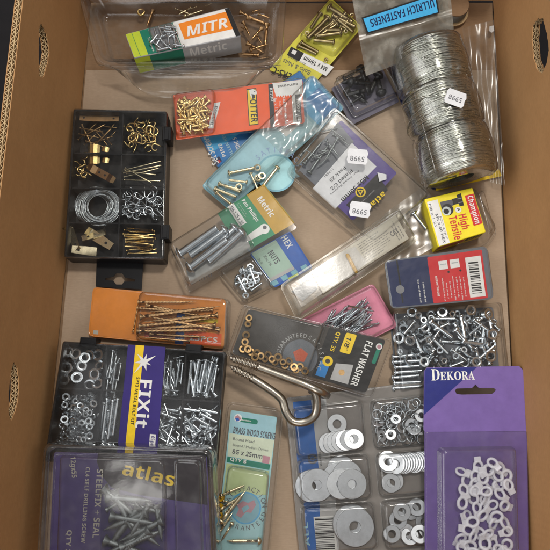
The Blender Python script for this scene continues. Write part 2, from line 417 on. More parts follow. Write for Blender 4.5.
def washer_mesh(name, ro, ri, t, mat, n=28):
    mb = MB(); b = t*0.25
    prof = [(ri, b), (ri+b, 0), (ro-b, 0), (ro, b), (ro, t-b), (ro-b, t), (ri+b, t), (ri, t-b)]
    prof = [q for q in prof]
    rings = [[(r*math.cos(2*math.pi*i/n), r*math.sin(2*math.pi*i/n), z-t/2) for i in range(n)] for r, z in prof]
    loft(mb, rings+[rings[0]], mat, False, False, False)
    return mb.mesh(name)
def springwasher_mesh(name, r, w, mat):
    mb = MB(); tube(mb, [(r*math.cos(a), r*math.sin(a), w*0.5*(a/6.1-0.5)) for a in [0.15+6.0*i/26 for i in range(27)]], w*0.6, mat, 6); return mb.mesh(name)
def cuphook_mesh(name, r, w, tail, mat):
    mb = MB(); pts = [(-tail, 0, 0), (-tail*0.5, 0, 0), (-0.2*r, 0, 0)]+[(r*math.sin(a), r-r*math.cos(a), 0) for a in [0.3+i*0.33 for i in range(13)]]
    tube(mb, pts, [w*0.5, w*0.9]+[w]*14, mat, 6); return mb.mesh(name)
def plate_mesh(name, pts, w, t, mat, hole=None):
    """bent strip with rounded ends along the polyline pts (x, z)"""
    mb = MB(); vs = []; n = len(pts)
    for i, (x, z) in enumerate(pts):
        k = w/2*(0.8 if i in (0, n-1) else 1); vs += [(x, -k, z), (x, k, z), (x, k, z+t), (x, -k, z+t)]
    fs = [(0, 3, 2, 1), tuple(4*(n-1)+q for q in (0, 1, 2, 3))]
    for i in range(n-1):
        for q in range(4): fs.append((4*i+q, 4*i+(q+1) % 4, 4*(i+1)+(q+1) % 4, 4*(i+1)+q))
    mb.add(vs, fs, mat)
    if hole:
        for hx, hz in hole: mb.add([(hx+w*0.16*math.cos(a), w*0.16*math.sin(a), hz+t+0.05) for a in [math.pi*i/5 for i in range(10)]], [tuple(range(10))], 'black')
    return mb.mesh(name)

def lay(name, me, Ln, a, b, label, cat, group, roll=None, scale=None, nrm=None):
    """lay an item with its axis from a to b (mm, world)"""
    a, b = Vector(a), Vector(b); x = (b-a); k = scale or x.length/Ln; x.normalize()
    z = nrm or Vector((0, 0, 1)); y = z.cross(x).normalized(); z = x.cross(y)
    g = R.uniform(0, 6.28) if roll is None else roll
    y2 = y*math.cos(g)+z*math.sin(g); z2 = x.cross(y2)
    mt = Matrix(((x.x*k, y2.x*k, z2.x*k, a.x), (x.y*k, y2.y*k, z2.y*k, a.y), (x.z*k, y2.z*k, z2.z*k, a.z), (0, 0, 0, 1)))
    return tag(link(name, me, None, m4(mt)), label, cat, group)
def drop(name, me, p, label, cat, group, tilt=0.3, scale=1.0, rot=None, tx=None):
    """set an item whose axis is +Z at p, leaning by up to tilt"""
    rt = Matrix.Rotation(R.uniform(0, 6.28) if rot is None else rot, 4, 'Z')
    ax = R.uniform(0, 6.28); tl = R.uniform(-tilt, tilt) if tx is None else tx
    mt = Matrix.Translation(p) @ Matrix.Rotation(tl, 4, Vector((math.cos(ax), math.sin(ax), 0))) @ rt @ Matrix.Scale(scale, 4)
    return tag(link(name, me, None, m4(mt)), label, cat, group)
def inpoly(u, v, pg):
    c = False; j = len(pg)-1
    for i in range(len(pg)):
        (x1, y1), (x2, y2) = pg[i], pg[j]
        if (y1 > v) != (y2 > v) and u < (x2-x1)*(v-y1)/(y2-y1)+x1: c = not c
        j = i
    return c
def rnd(pg):
    us = [p[0] for p in pg]; vs = [p[1] for p in pg]
    while True:
        u, v = R.uniform(min(us), max(us)), R.uniform(min(vs), max(vs))
        if inpoly(u, v, pg): return u, v
def spread(pg, n, dmin):
    """n points in a polygon, kept apart"""
    pts = []; d = dmin; tries = 0
    while len(pts) < n:
        p = rnd(pg); tries += 1
        if all((p[0]-q[0])**2+(p[1]-q[1])**2 > d*d for q in pts): pts.append(p); tries = 0
        elif tries > 40: d *= 0.92; tries = 0
    return pts
def pile(pk, name, me, Ln, pg, n, z0, z1, label, cat, group, length_px=None, ang=None, dmin=4, dip=2.0):
    """a heap of long things: centres in polygon, any angle (or near ang)"""
    for i, (u, v) in enumerate(spread(pg, n, dmin)):
        a = R.uniform(0, 6.28) if ang is None else math.radians(ang)+R.gauss(0, 0.18)+(math.pi if R.random() < 0.35 else 0)
        h = (length_px or Ln/pk.k)/2; z = z0+(z1-z0)*i/max(1, n-1)
        for t in range(12):
            pa = (u-h*math.cos(a), v+h*math.sin(a)); pb = (u+h*math.cos(a), v-h*math.sin(a))
            if inpoly(*pa, BOUND or pg) and inpoly(*pb, BOUND or pg): break
            a = R.uniform(0, 6.28) if ang is None else math.radians(ang)+R.gauss(0, 0.3)
            u, v = (u*0.8+sum(p[0] for p in pg)/len(pg)*0.2, v*0.8+sum(p[1] for p in pg)/len(pg)*0.2)
        A = pk.w(*pa, z+R.uniform(-dip, dip)*0.5); B = pk.w(*pb, z+R.uniform(-dip, dip)*0.5)
        lay(name, me, Ln, A, B, label, cat, group)
BOUND = None
def price_tag(pk, c, ang, txt, z=0.5, w=23, h=15):
    """white sticker with wavy cut sides, printed digits"""
    mb = MB(); a = math.radians(ang); ca, sa = math.cos(a), math.sin(a)
    q = [(-.5, -.25), (-.42, -.5), (.42, -.5), (.5, -.25), (.46, 0), (.5, .25), (.42, .5), (-.42, .5), (-.5, .25), (-.46, 0)]
    T = lambda x, y: (c[0]+x*w*ca+y*h*sa, c[1]-x*w*sa+y*h*ca)
    prism(mb, pk.poly([T(x, y) for x, y in q], z), z-0.3, z, 'tagwhite')
    # digits read upside down in the photograph: baseline runs right to left
    pk.text(mb, txt, T(.34, -.02), T(-.34, -.02), 5.0, 'darkgrey', z+0.12)
    return pk.part(mb, 'price_tag')

def film(pk, name, uv, mat, nu, nv, amp, hf, seed=1, parent=None, double=1.5):
    """bag film: two rippled sheets joined at the edges"""
    gg = random.Random(seed); ph = [gg.uniform(0, 6.28) for _ in range(6)]; mb = MB(); q = [Vector(c) for c in uv]
    for side_ in (0, 1):
        vs = []
        for j in range(nv+1):
            for i in range(nu+1):
                s, t = i/nu, j/nv; uvp = q[0]*(1-s)*(1-t)+q[1]*s*(1-t)+q[2]*s*t+q[3]*(1-s)*t
                e = min(s, 1-s, t, 1-t); z = hf(s, t)+amp*(math.sin(s*7+ph[0]+t*3)*math.sin(t*6+ph[1])+.5*math.sin(s*17+t*9+ph[2])+.35*math.sin(t*23-s*8+ph[3]))
                if side_: z -= double*min(1, e*12)
                x, y = pk.l(uvp.x, uvp.y, z); vs.append((x, y, z))
        fs = [(j*(nu+1)+i, j*(nu+1)+i+1, (j+1)*(nu+1)+i+1, (j+1)*(nu+1)+i) for j in range(nv) for i in range(nu)]
        mb.add(vs, [f if side_ == 0 else tuple(reversed(f)) for f in fs], mat, True)
    o = mb.build(name, parent or pk.e); return o

# ------------------------------------------------------------------ camera, light
cam = bpy.data.cameras.new('camera'); cam.sensor_width = 36; cam.lens = 36*FPX/550; cam.clip_start = 0.02; cam.clip_end = 50
co = link('camera', cam, None, Matrix.Translation(CAM*MM) @ Matrix.Rotation(TILT, 4, 'X')); SC.camera = co
wd = bpy.data.worlds.new('World'); SC.world = wd; wd.use_nodes = True
nt = wd.node_tree; bg = nt.nodes['Background']; bg.inputs[1].default_value = 1.14
gc = N(nt, 'ShaderNodeTexCoord').outputs['Generated']; sx = N(nt, 'ShaderNodeSeparateXYZ'); L(nt, gc, sx.inputs[0])
# added room light: overhead kept dim, made-up window patches for edge highlights, stronger left
at = N(nt, 'ShaderNodeMath', operation='ARCTAN2'); L(nt, sx.outputs['Y'], at.inputs[0]); L(nt, sx.outputs['X'], at.inputs[1])
az = N(nt, 'ShaderNodeMath', operation='MULTIPLY_ADD'); L(nt, at.outputs[0], az.inputs[0]); az.inputs[1].default_value = 1/(2*math.pi); az.inputs[2].default_value = 0.5
g_ = lambda v: (v, v, v)
A = ramp(nt, az.outputs[0], [(0.0, g_(5)), (0.035, g_(5)), (0.045, g_(.42)), (0.195, g_(.42)), (0.205, g_(4.5)), (0.25, g_(4.5)), (0.26, g_(.42)), (0.50, g_(.42)), (0.51, g_(1.6)), (0.55, g_(1.6)), (0.56, g_(.42)), (0.745, g_(.42)), (0.755, g_(4.5)), (0.79, g_(4.5)), (0.80, g_(.42)), (0.945, g_(.42)), (0.955, g_(5)), (1.0, g_(5))])
Zr = ramp(nt, sx.outputs['Z'], [(0.0, (.05, .045, .04)), (0.40, (.22, .21, .2)), (0.46, (.95, .94, .93)), (0.80, (1.0, 1.0, 1.0)), (0.86, (.34, .34, .345)), (1.0, (.23, .23, .235))])
mxw = N(nt, 'ShaderNodeMix', data_type='RGBA', blend_type='MULTIPLY'); mxw.inputs[0].default_value = 1; L(nt, Zr, mxw.inputs[6]); L(nt, A, mxw.inputs[7]); L(nt, mxw.outputs[2], bg.inputs[0])
def lamp(name, loc, target, size, power, col):
    l = bpy.data.lights.new(name, 'AREA'); l.shape = 'RECTANGLE'; l.size, l.size_y = size; l.energy = power; l.color = col
    d = (Vector(target)-Vector(loc)); q = d.to_track_quat('-Z', 'Y').to_matrix().to_4x4()
    return link(name, l, None, Matrix.Translation(Vector(loc)*MM) @ q)
lamp('ceiling_lamp', (275, 640, 2200), (0, 20, 0), (0.26, 0.22), 22, (1.0, 0.95, 0.88))
lamp('ceiling_lamp', (-440, -425, 1700), (0, 0, 0), (0.12, 0.10), 0.28, (1.0, 0.97, 0.93))
SC.view_settings.view_transform = 'Standard'; SC.view_settings.look = 'None'; SC.view_settings.exposure = 0; SC.view_settings.gamma = 1
SC.render.engine = 'CYCLES'
SC.cycles.transparent_max_bounces = 40; SC.cycles.max_bounces = 8; SC.cycles.glossy_bounces = 4; SC.cycles.diffuse_bounces = 4
SC.cycles.caustics_reflective = False; SC.cycles.caustics_refractive = False
SC.cycles.use_denoising = True

# ------------------------------------------------------------------ ground and cardboard box
mb = MB(); mb.add([(-3000, -3000, -12), (3000, -3000, -12), (3000, 3000, -12), (-3000, 3000, -12)], [(0, 1, 2, 3)], 'ground')
tag(mb.build('ground'), kind='structure')
box = link('cardboard_box', None); tag(box, 'large brown corrugated cardboard box holding all the packets', 'box')
mb = MB()
slab(mb, [(-200, 221), (232, 221), (229, -322), (-219, -322)], [], -4, 0, 'floor'); mb.build('bottom_panel', box)
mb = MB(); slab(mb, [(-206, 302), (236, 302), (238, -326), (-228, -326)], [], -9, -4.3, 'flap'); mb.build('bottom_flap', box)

class Wall:
    def __init__(s, a, b, c):     # a, b along the foot, c a point of the rim; inward normal
        a, b, c = Vector(a), Vector(b), Vector(c); x = (b-a).normalized(); n = x.cross(c-a).normalized(); y = n.cross(x)
        s.len = (b-a).length; s.h = (c-a).dot(y)
        s.M = Matrix(((x.x, y.x, n.x, a.x), (x.y, y.y, n.y, a.y), (x.z, y.z, n.z, a.z), (0, 0, 0, 1))); s.I = s.M.inverted(); s.n = n; s.a = a
    def l(s, u, v, dz=0):
        d = ray(u, v); p = s.I @ (CAM+d*((s.a+s.n*dz-CAM).dot(s.n)/d.dot(s.n))); return (p.x, p.y)
def flutes(mb, path, down, za, zb, pitch, depth, mat='edge', w=0.75):
    """zigzag of a cut corrugated edge along a 2-D path, reaching depth along down"""
    d = Vector((*down, 0)) if down else None; pts = []
    acc = 0; pv = Vector(path[0])
    dense = []
    for i in range(len(path)-1):
        a, b = Vector(path[i]), Vector(path[i+1]); n = max(1, int((b-a).length/0.5))
        dense += [a+(b-a)*(k/n) for k in range(n)]
    step = max(1, int(pitch/2/0.5)); sel = dense[::step]
    for i in range(len(sel)-1):
        p, q = sel[i], sel[i+1]; t = (q-p).normalized(); nrm = d or Vector((t.y, -t.x, 0))
        z1, z2 = (za, zb) if i % 2 == 0 else (zb, za); off = Vector((t.x, t.y, 0))*w
        j = R.uniform(-0.25, 0.25)*pitch*0.3
        A = Vector((p.x, p.y, z1)); B = Vector((q.x+j*t.x, q.y+j*t.y, z2)); D = nrm*(depth*R.uniform(0.85, 1.0)); up = -nrm*R.uniform(-0.2, 0.35)
        mb.add([A+up, B+up, B+off+up, A+off+up, A+D, B+D, B+off+D, A+off+D], [(0, 1, 2, 3), (0, 4, 5, 1), (3, 2, 6, 7), (1, 5, 6, 2), (0, 3, 7, 4)], mat)
def wall(name, W, holes, x0=0, x1=None):
    mb = MB(); x1 = W.len if x1 is None else x1; out = [(x0, 0), (x1, 0), (x1, W.h), (x0, W.h)]
    hs = [[W.l(u, v) if not isinstance(u, tuple) else u for u, v in h] for h in holes]
    for z, m in ((-0.7, 'wall'), (-3.9, 'edge'), (-7.2, 'wall')):
        g = [inset(ccw(h), 0 if z > -1 else -0.9 if z > -5 else -0.3) for h in hs]
        slab(mb, out, g, z, z+0.7, m)
    flutes(mb, [(x0, W.h), (x1, W.h)], (0, -1), -0.7, -3.2, 7.5, 14)
    flutes(mb, [(x0, W.h), (x1, W.h)], (0, -1), -3.9, -6.5, 4.6, 14)
    for h in hs:
        h = ccw(h)+[ccw(h)[0]]; flutes(mb, h, None, -0.7, -3.2, 5.5, 5); flutes(mb, h, None, -3.9, -6.5, 4.2, 5)
    o = mb.build(name, box, m4(W.M)); return o
def torn(pts, amp=0.8):
    out = []
    for i in range(len(pts)):
        a, b = Vector(pts[i]), Vector(pts[(i+1) % len(pts)])
        for k in range(5):
            p = a+(b-a)*(k/5); out.append((p.x+R.uniform(-amp, amp)*0.3, p.y+R.uniform(-amp, amp)))
    return out
# order foot points so that the normal points into the box
def mkwall(a, b, c, inward):
    W = Wall(a, b, c)
    return W if W.n.dot(Vector(inward)) > 0 else Wall(b, a, c)
fl, bl_ = P(38, 550)+(P(38, 550)-P(91, 3)).normalized()*62, P(91, 3)
fr, br = P(522, 550)+(P(522, 550)-P(493, 0)).normalized()*62, P(493, 0)
lft = mkwall(fl, bl_, P(8, 130, 160), (1, 0, 0))
rgt = mkwall(fr, br, Vector((246, 0, 160)), (-1, 0, 0))
hole1 = [(41, 23), (45, 30), (48, 40), (49.5, 52), (47, 66), (43, 78), (39.5, 76), (39, 62), (39, 44), (39, 30)]
hole2 = [(14, 362), (17.5, 368), (19, 382), (18.5, 398), (15.5, 412), (11, 421), (9, 414), (8.5, 396), (10, 378), (12, 367)]
hole3 = [(533, 24), (538, 18), (543, 19), (547, 34), (549, 50), (547, 62), (542, 74), (537, 70), (533.5, 58), (532, 40)]
wall('side_panel', lft, [torn(hole1), torn(hole2)])
wall('side_panel', rgt, [torn(hole3)])
wall('end_panel', mkwall((-198.6, 299.5, 0), (235.5, 302, 0), (0, 308, 160), (0, -1, 0)), [])
wall('end_panel', mkwall(fl, fr, (0, -330, 160), (0, 1, 0)), [])

# ------------------------------------------------------------------ shared small parts
NUT = nut_mesh('hex nut', 3.6, 1.9, 2.6, 'bright'); BNUT = nut_mesh('brass nut', 3.4, 1.9, 2.2, 'pbrass'); BIGNUT = nut_mesh('large hex nut', 5.6, 3.2, 4.2, 'bright')
NUTP = nut_mesh('dull nut', 3.6, 1.9, 2.6, 'steel')
BOLT = bolt_mesh('machine bolt', 24, 1.6, 3.1, 2.1, 'bright'); SBOLT = bolt_mesh('short bolt', 14, 1.5, 3.0, 2.0, 'bright')
FBOLT = bolt_mesh('thick bolt', 22, 2.2, 4.0, 2.8, 'bright', 1.3)
YBOLT = bolt_mesh('yellow bolt', 20, 1.85, 3.5, 2.0, 'olive', 1.1); PBOLT = bolt_mesh('passivated bolt', 24, 1.7, 3.3, 2.3, 'pbrass', 1.1)
BSCREW = screw_mesh('small brass screw', 11, 1.45, 2.7, 'brass', 1.0, 0.25); LSCREW = screw_mesh('long screw', 80, 2.0, 3.6, 'copper', 4.4, 0.10, depth=0.42)
CSCREW = screw_mesh('copper screw', 20, 1.6, 2.9, 'copper', 1.1, 0.3); WSCREW = screw_mesh('brass wood screw', 25, 1.5, 3.2, 'pbrass', 1.3, 0.35, flat=False)
GSCREW = screw_mesh('grey screw', 40, 2.9, 5.0, 'dsteel', 2.0, 0.12, depth=0.2); DSCREW = screw_mesh('grey steel screw', 34, 1.3, 3.0, 'dsteel', 1.2, 0.2, depth=0.2)
KSCREW = screw_mesh('black screw', 24, 2.9, 6.0, 'blacksteel', 1.6, 0.3, flat=False)
NAIL = nail_mesh('bright nail', 30, 1.0, 1.8, 'bright'); BNAIL = nail_mesh('brass pin', 24, 0.7, 1.3, 'brass'); GNAIL = nail_mesh('long pin', 38, 0.75, 1.5, 'pbrass'); DNAIL = nail_mesh('bronze pin', 24, 0.8, 1.4, 'bronze')
WASH = washer_mesh('flat washer', 9.5, 4.0, 1.1, 'wzinc'); WASHB = washer_mesh('penny washer', 14, 4.2, 1.2, 'wzinc'); WASHS = washer_mesh('small washer', 5.4, 2.4, 0.9, 'wzinc'); BWASH = washer_mesh('brass washer', 3.6, 1.7, 0.8, 'bronze')
SPW = springwasher_mesh('spring washer', 4.4, 1.1, 'steel'); HOOK = cuphook_mesh('cup hook', 4.2, 0.85, 8, 'bright'); BHOOK = cuphook_mesh('brass hook', 3.2, 0.85, 7, 'brass')

# ================================================================== black assortment case of hooks and pins (upper left)
def strip_wall(mb, pk, a, b, w, z0, z1, mat):
    A, B = Vector(pk.l(*a)), Vector(pk.l(*b)); d = (B-A).normalized(); n = Vector((-d.y, d.x))*w/2
    prism(mb, [tuple(A-n), tuple(B-n), tuple(B+n), tuple(A+n)], z0, z1, mat, 0.3)
def case(pk, rim, depth, inner, divs, latches, tray='caseblack'):
    mb = MB(); p = pk.poly(rim); q = inset(p, 2.2)
    rp = lambda g, z, r=3: [(x, y, z) for x, y in rounded(g, r, 4)]
    loft(mb, [rp(inset(p, 0.8), -depth), rp(p, -depth+1), rp(p, -0.4), rp(inset(p, 0.4), 0), rp(q, 0, 2), rp(inset(p, 2.8), -depth+2, 2)], tray, True, True, False)
    for a, b in divs: strip_wall(mb, pk, a, b, 1.4, -depth+1.5, -3, tray)
    t = pk.part(mb, 'tray')
    pk.blister('lid', rim, 0.3, 3.2, r=3, draft=0.5, edge=1.2, mat='clear')
    for a, b, w in latches:
        m2 = MB(); A, B = Vector(pk.l(*a)), Vector(pk.l(*b)); d = (B-A).normalized(); n = Vector((-d.y, d.x))*w/2
        prism(m2, [tuple(A-n), tuple(B-n), tuple(B+n), tuple(A+n)], -depth*0.6, 4.4, tray, 0.8)
        prism(m2, [tuple(A-n*0.5+d*1), tuple(B-n*0.5-d*1), tuple(B+n*0.5-d*1), tuple(A+n*0.5+d*1)], 4.4, 5.2, tray, 0.4)
        pk.part(m2, 'latch')
    return t
pk = Pack('assortment_case', 'flat black plastic case of brass hooks, pins and a picture wire coil in eight compartments', 'case', [(73, 109, 27), (168, 111, 27), (64, 259, 27)])
D = 24
case(pk, [(73.5, 109), (167.5, 111.5), (164.5, 260), (64, 258)], D, 0,
     [((122.5, 112), (117, 258)), ((73, 152), (166, 154)), ((71, 187), (166, 188)), ((68, 222), (165, 223))],
     [((167.5, 128), (167, 142), 9), ((165.5, 226), (165, 240), 9)])
mb = MB(); slab(mb, pk.poly([(92, 252), (140, 254), (138, 286), (91, 283)]), [pk.poly([(101, 274.5), (109, 273), (112, 269.5), (118, 269.5), (121, 274), (131, 275.5), (131, 278), (120, 278), (118, 281), (112, 281), (109, 277), (101, 276.5)])], -20, -18.6, 'caseblack'); pk.part(mb, 'hang_tab')
g = 'brass hooks and pins in the black assortment case'
w = lambda u, v, z: pk.w(u, v, z)
PL = plate_mesh('bar plate', [(0, 0), (8, 0), (16, 0), (24, 0), (38, 0.2)], 6.5, 0.8, 'copper', [(4, 0), (33, 0.1)])
lay('hanger_plate', PL, 38, w(80, 118, -9), w(119, 119, -9), 'flat coppery brown bar lying across the top left compartment of the black case', 'bar', g, 0)
PL2 = plate_mesh('bent plate', [(0, 0), (5, 1.5), (10, 0), (22, 0), (27, 2.2), (30, 0.5)], 7, 0.8, 'copper', [(13, 0), (19, 0)])
lay('hanger_plate', PL2, 30, w(88, 166, -10), w(115, 181, -8), 'coppery brown hanger plate with a bright bent end above the wire coil', 'hanger', g, 0.15)
BR = plate_mesh('brass hinge plate', [(0, 0), (3, 1.6), (8, 2.2), (13, 1.6), (16, 0)], 12, 0.7, 'brass')
for k, (a, b, s) in enumerate([((88, 146), (100, 146), 'left'), ((88, 157), (100, 157), 'l'), ((102, 146), (109, 147), 'r'), ((102, 157), (109, 158), 'rr')]):
    lay('brass_plate', BR, 16, w(a[0], a[1]+3, -9), w(b[0], b[1]+3, -9), ['shiny brass plate, upper left of the four side by side in the black case', 'shiny brass plate, lower left of the four side by side in the black case', 'narrow brass plate, upper right of the four side by side in the black case', 'narrow brass plate, lower right of the four side by side in the black case'][k], 'brass plate', g, 0)
for a, b in [((84, 136), (106, 124)), ((92, 148), (112, 128)), ((78, 140), (98, 122)), ((100, 142), (116, 122)), ((80, 128), (104, 132)), ((95, 130), (108, 146)), ((84, 145), (96, 134)), ((108, 140), (116, 131)), ((79, 134), (100, 138)), ((90, 144), (114, 136)), ((82, 125), (92, 146)), ((100, 126), (118, 128)), ((86, 141), (104, 147)), ((112, 145), (98, 128))]:
    lay('bronze_pin', DNAIL, 24, w(*a, -16+R.uniform(0, 7)), w(*b, -15+R.uniform(0, 7)), 'thin dark bronze pin in the tangle of the top left compartment', 'pin', 'bronze pins in the top left compartment')
for u, v in spread([(75, 160), (86, 158), (92, 172), (78, 178)], 9, 4):
    drop('brass_hook', BHOOK, w(u, v, -15+R.uniform(0, 6)), 'little brass hook heaped left of the coppery hanger plate', 'hook', 'brass hooks beside the hanger plate', 0.9)
for u, v in spread([(130, 121), (156, 121), (157, 146), (128, 147)], 28, 4):
    drop('brass_hook', BHOOK, w(u, v, -17+R.uniform(0, 11)), 'curly little brass hook in the top right compartment of the black case', 'hook', 'brass hooks in the top right compartment', 0.9, R.uniform(0.9, 1.3))
for a, b in [((124, 170), (162, 161)), ((123, 173), (163, 165)), ((124, 177), (160, 168)), ((125, 168), (152, 183)), ((124, 180), (162, 181)), ((126, 174), (146, 172)), ((125, 171), (157, 175))]:
    lay('long_pin', GNAIL, 38, w(*a, -16+R.uniform(0, 5)), w(*b, -16+R.uniform(0, 7)), 'long thin brassy pin fanned out in the right compartment below the brass hooks', 'pin', 'long pins in the black case')
for u, v in spread([(124, 192), (160, 192), (159, 216), (122, 216)], 38, 4):
    drop('cup_hook', HOOK, w(u, v, -17+R.uniform(0, 11)), 'silvery blue zinc cup hook in the heap right of the wire coil', 'hook', 'zinc cup hooks in the black case', 0.8, R.uniform(0.8, 1.15))
for i in range(20):
    v = 229+i*1.25+R.uniform(-1, 1); u0 = 124+R.uniform(-1, 5); sl = R.gauss(-1, 3)
    a, b = (u0, v-sl/2), (u0+R.uniform(24, 31), v+sl/2)
    if R.random() < 0.4: a, b = b, a
    lay('brass_pin', BNAIL, 24, w(*a, -17+R.uniform(0, 9)), w(*b, -17+R.uniform(0, 9)), 'short brass pin in the parallel bundle of the bottom right compartment', 'pin', 'brass pins in the bottom right compartment')
mb = MB(); c = Vector((0, 0, 0))
for k in range(80):
    rr = 16.8+R.uniform(-4.4, 3.4); z = (k % 15)*0.95; ox, oy = (k % 15)*0.75+R.uniform(-.7, .7), -(k % 15)*0.30+R.uniform(-.7, .7)
    tube(mb, [(ox+rr*math.cos(t*0.2618), oy+rr*math.sin(t*0.2618)*0.97, z+1.2*math.sin(t*0.2618+k)) for t in range(24)], 0.42, 'steel', 5, True)
tag(mb.build('wire_coil', None, m4(pk.M @ Matrix.Translation((*pk.l(93.5, 206, -18), -19)))), 'coil of twisted silver picture wire in the left of the black case', 'wire coil')
BK = plate_mesh('angle bracket', [(0, 6), (0.3, 0.5), (1, 0), (9, 0), (19, 0)], 6.5, 0.8, 'pbrass', [(14, 0)])
for a, b, r, t in [((70, 229), (78, 250), 0.3, 'brass bracket standing against the left side of the bottom left compartment'), ((90, 233), (112, 247), 0.0, 'cream brass bracket lying flat with its hole to the right in the bottom left compartment'), ((106, 232), (82, 239), 0.4, 'darker brass bracket half under the cream brass bracket'), ((98, 252), (72, 249), -0.3, 'brass bracket lying along the bottom edge of the bottom left compartment')]:
    lay('brass_bracket', BK, 19, w(*a, -12), w(*b, -9), t, 'bracket', g, r)

# ================================================================== clear tub with the orange and white zip pack (top left)
pk = Pack('clear_tub', 'large clear plastic tub holding a lime and orange packet and loose screws', 'tub', [(80, 0, 30), (285, 0, 30), (100, 70, 30)])
mb = MB(); rim = [(76, -14), (287, -14), (281, 66), (97, 68)]; prim = pk.poly(rim); kk = pk.k
def rg(d, z, r): return [(x, y, z) for x, y in rounded(inset(prim, d), r, 7)]
loft(mb, [rg(-0.5, -2.5, 14), rg(0, 0, 14), rg(.8, 1.6, 13), rg(1.8, 1.8, 13), rg(2.6, .2, 12), rg(4.2, 0.1, 11), rg(5, 1.6, 11), rg(5.8, 1.6, 11), rg(6.6, -1, 11), rg(8.5, -2, 10), rg(9.5, -5, 10), rg(12.5, -5.5, 9), rg(16, -24, 8), rg(19, -26.5, 7), rg(22, -26, 5)], 'cleartub', False, True)
pk.part(mb, 'body')
# hinged front lip, sloping down in front of the rim
mb = MB(); G = []
for j, (dz, dv) in enumerate([(0.4, 0), (2.6, 2), (2.6, 4), (0.2, 6), (0.0, 8), (3.0, 9.5), (3.0, 12), (-2, 14), (-9, 22), (-12, 24), (-11, 26), (-13, 28)]):
    row = []
    for i in range(25):
        t = i/24; u = 98+(282-98)*t; bow = 1-(abs(2*t-1))**5
        x, y = pk.l(u+(1-2*t)*(dv*0.9), 66+dv*bow*0.95, 0); row.append((x, y, dz+0.4*math.sin(i*1.7+j)))
    G.append(row)
vs = [p for r in G for p in r]; mb.add(vs, [(j*25+i, (j+1)*25+i, (j+1)*25+i+1, j*25+i+1) for j in range(11) for i in range(24)], 'cleartub', True)
pk.part(mb, 'front_lip')
g = 'loose screws in the clear tub'
for a, b in [((247, 17), (267, 24)), ((267, 24), (265, 46)), ((247, 43), (264, 53)), ((259, 55), (239, 54)), ((247, 30), (240, 27))]:
    lay('loose_screw', CSCREW, 20, pk.w(*a, -21), pk.w(*b, -22), 'loose coppery screw in the clear tub right of the orange and white packet', 'screw', g)
for a, b in [((252, 12), (262, 9)), ((256, 34), (262, 44)), ((250, 50), (268, 44)), ((243, 22), (250, 36)), ((258, 14), (270, 18)), ((252, 60), (272, 57)), ((240, 12), (256, 20)), ((262, 28), (250, 41))]:
    lay('loose_screw', CSCREW, 20, pk.w(*a, -20), pk.w(*b, -21), 'loose coppery screw in the clear tub right of the orange and white packet', 'screw', g)
lay('loose_screw', CSCREW, 20, pk.w(153, 10, -22), pk.w(147, 26, -22), 'coppery screw standing beside the brass ring, behind the lime packet', 'screw', g)
for a, b in [((176, 9), (190, 14)), ((190, 8), (178, 15)), ((186, 16), (204, 10)), ((196, 7), (186, 10)), ((206, 6), (212, 3))]:
    lay('loose_screw', WSCREW, 25, pk.w(*a, -21), pk.w(*b, -21), 'pale brass screw in the tub behind the orange and white packet', 'screw', g)
mb = MB(); tube(mb, [(3.4*math.cos(i*0.3142), 3.4*math.sin(i*0.3142), 0) for i in range(20)], 1.1, 'brass', 8, True)
tag(mb.build('brass_ring', None, m4(Matrix.Translation(pk.w(141, 12, -22)))), 'single bright brass ring lying in the tub behind the lime packet', 'ring')

pk = Pack('zip_packet', 'lime, teal and white packet of zinc screws with orange lettered band inside the clear tub', 'packet', [(131, 57, 42), (229, 8, 42), (241, 38, 42)])
mb = MB(); top = [(125, 34), (229, 7), (241, 36), (134, 58)]
prism(mb, pk.poly(top), -33, 0, 'silver', 0.8, 2)
q = lambda s, t: tuple(Vector((125, 34))*(1-s)*(1-t)+Vector((229, 7))*s*(1-t)+Vector((241, 36))*s*t+Vector((134, 58))*(1-s)*t)
def qp(s0, s1, t0, t1, m, z): pk.patch(mb, [q(s0, t0), q(s1, t0), q(s1, t1), q(s0, t1)], m, z)
qp(0.005, 0.135, .02, .98, 'lime', 0.12); qp(.135, .47, .02, .98, 'teal', 0.12); qp(.215, .45, .05, .95, 'grey', .24); qp(.455, .985, .03, .97, 'white', .24)
qp(.50, .97, .12, .72, 'mitreorange', .36); qp(.06, .064, .02, .98, 'green', .3); qp(.955, .998, .02, .98, 'black', .48)
pk.text(mb, bolditalic('MITR'), q(.535, .63), q(.925, .63), 10.5, 'white', .6)
pk.text(mb, 'Screws', q(.185, .35), q(.185, .9), 2.4, 'white', .5)
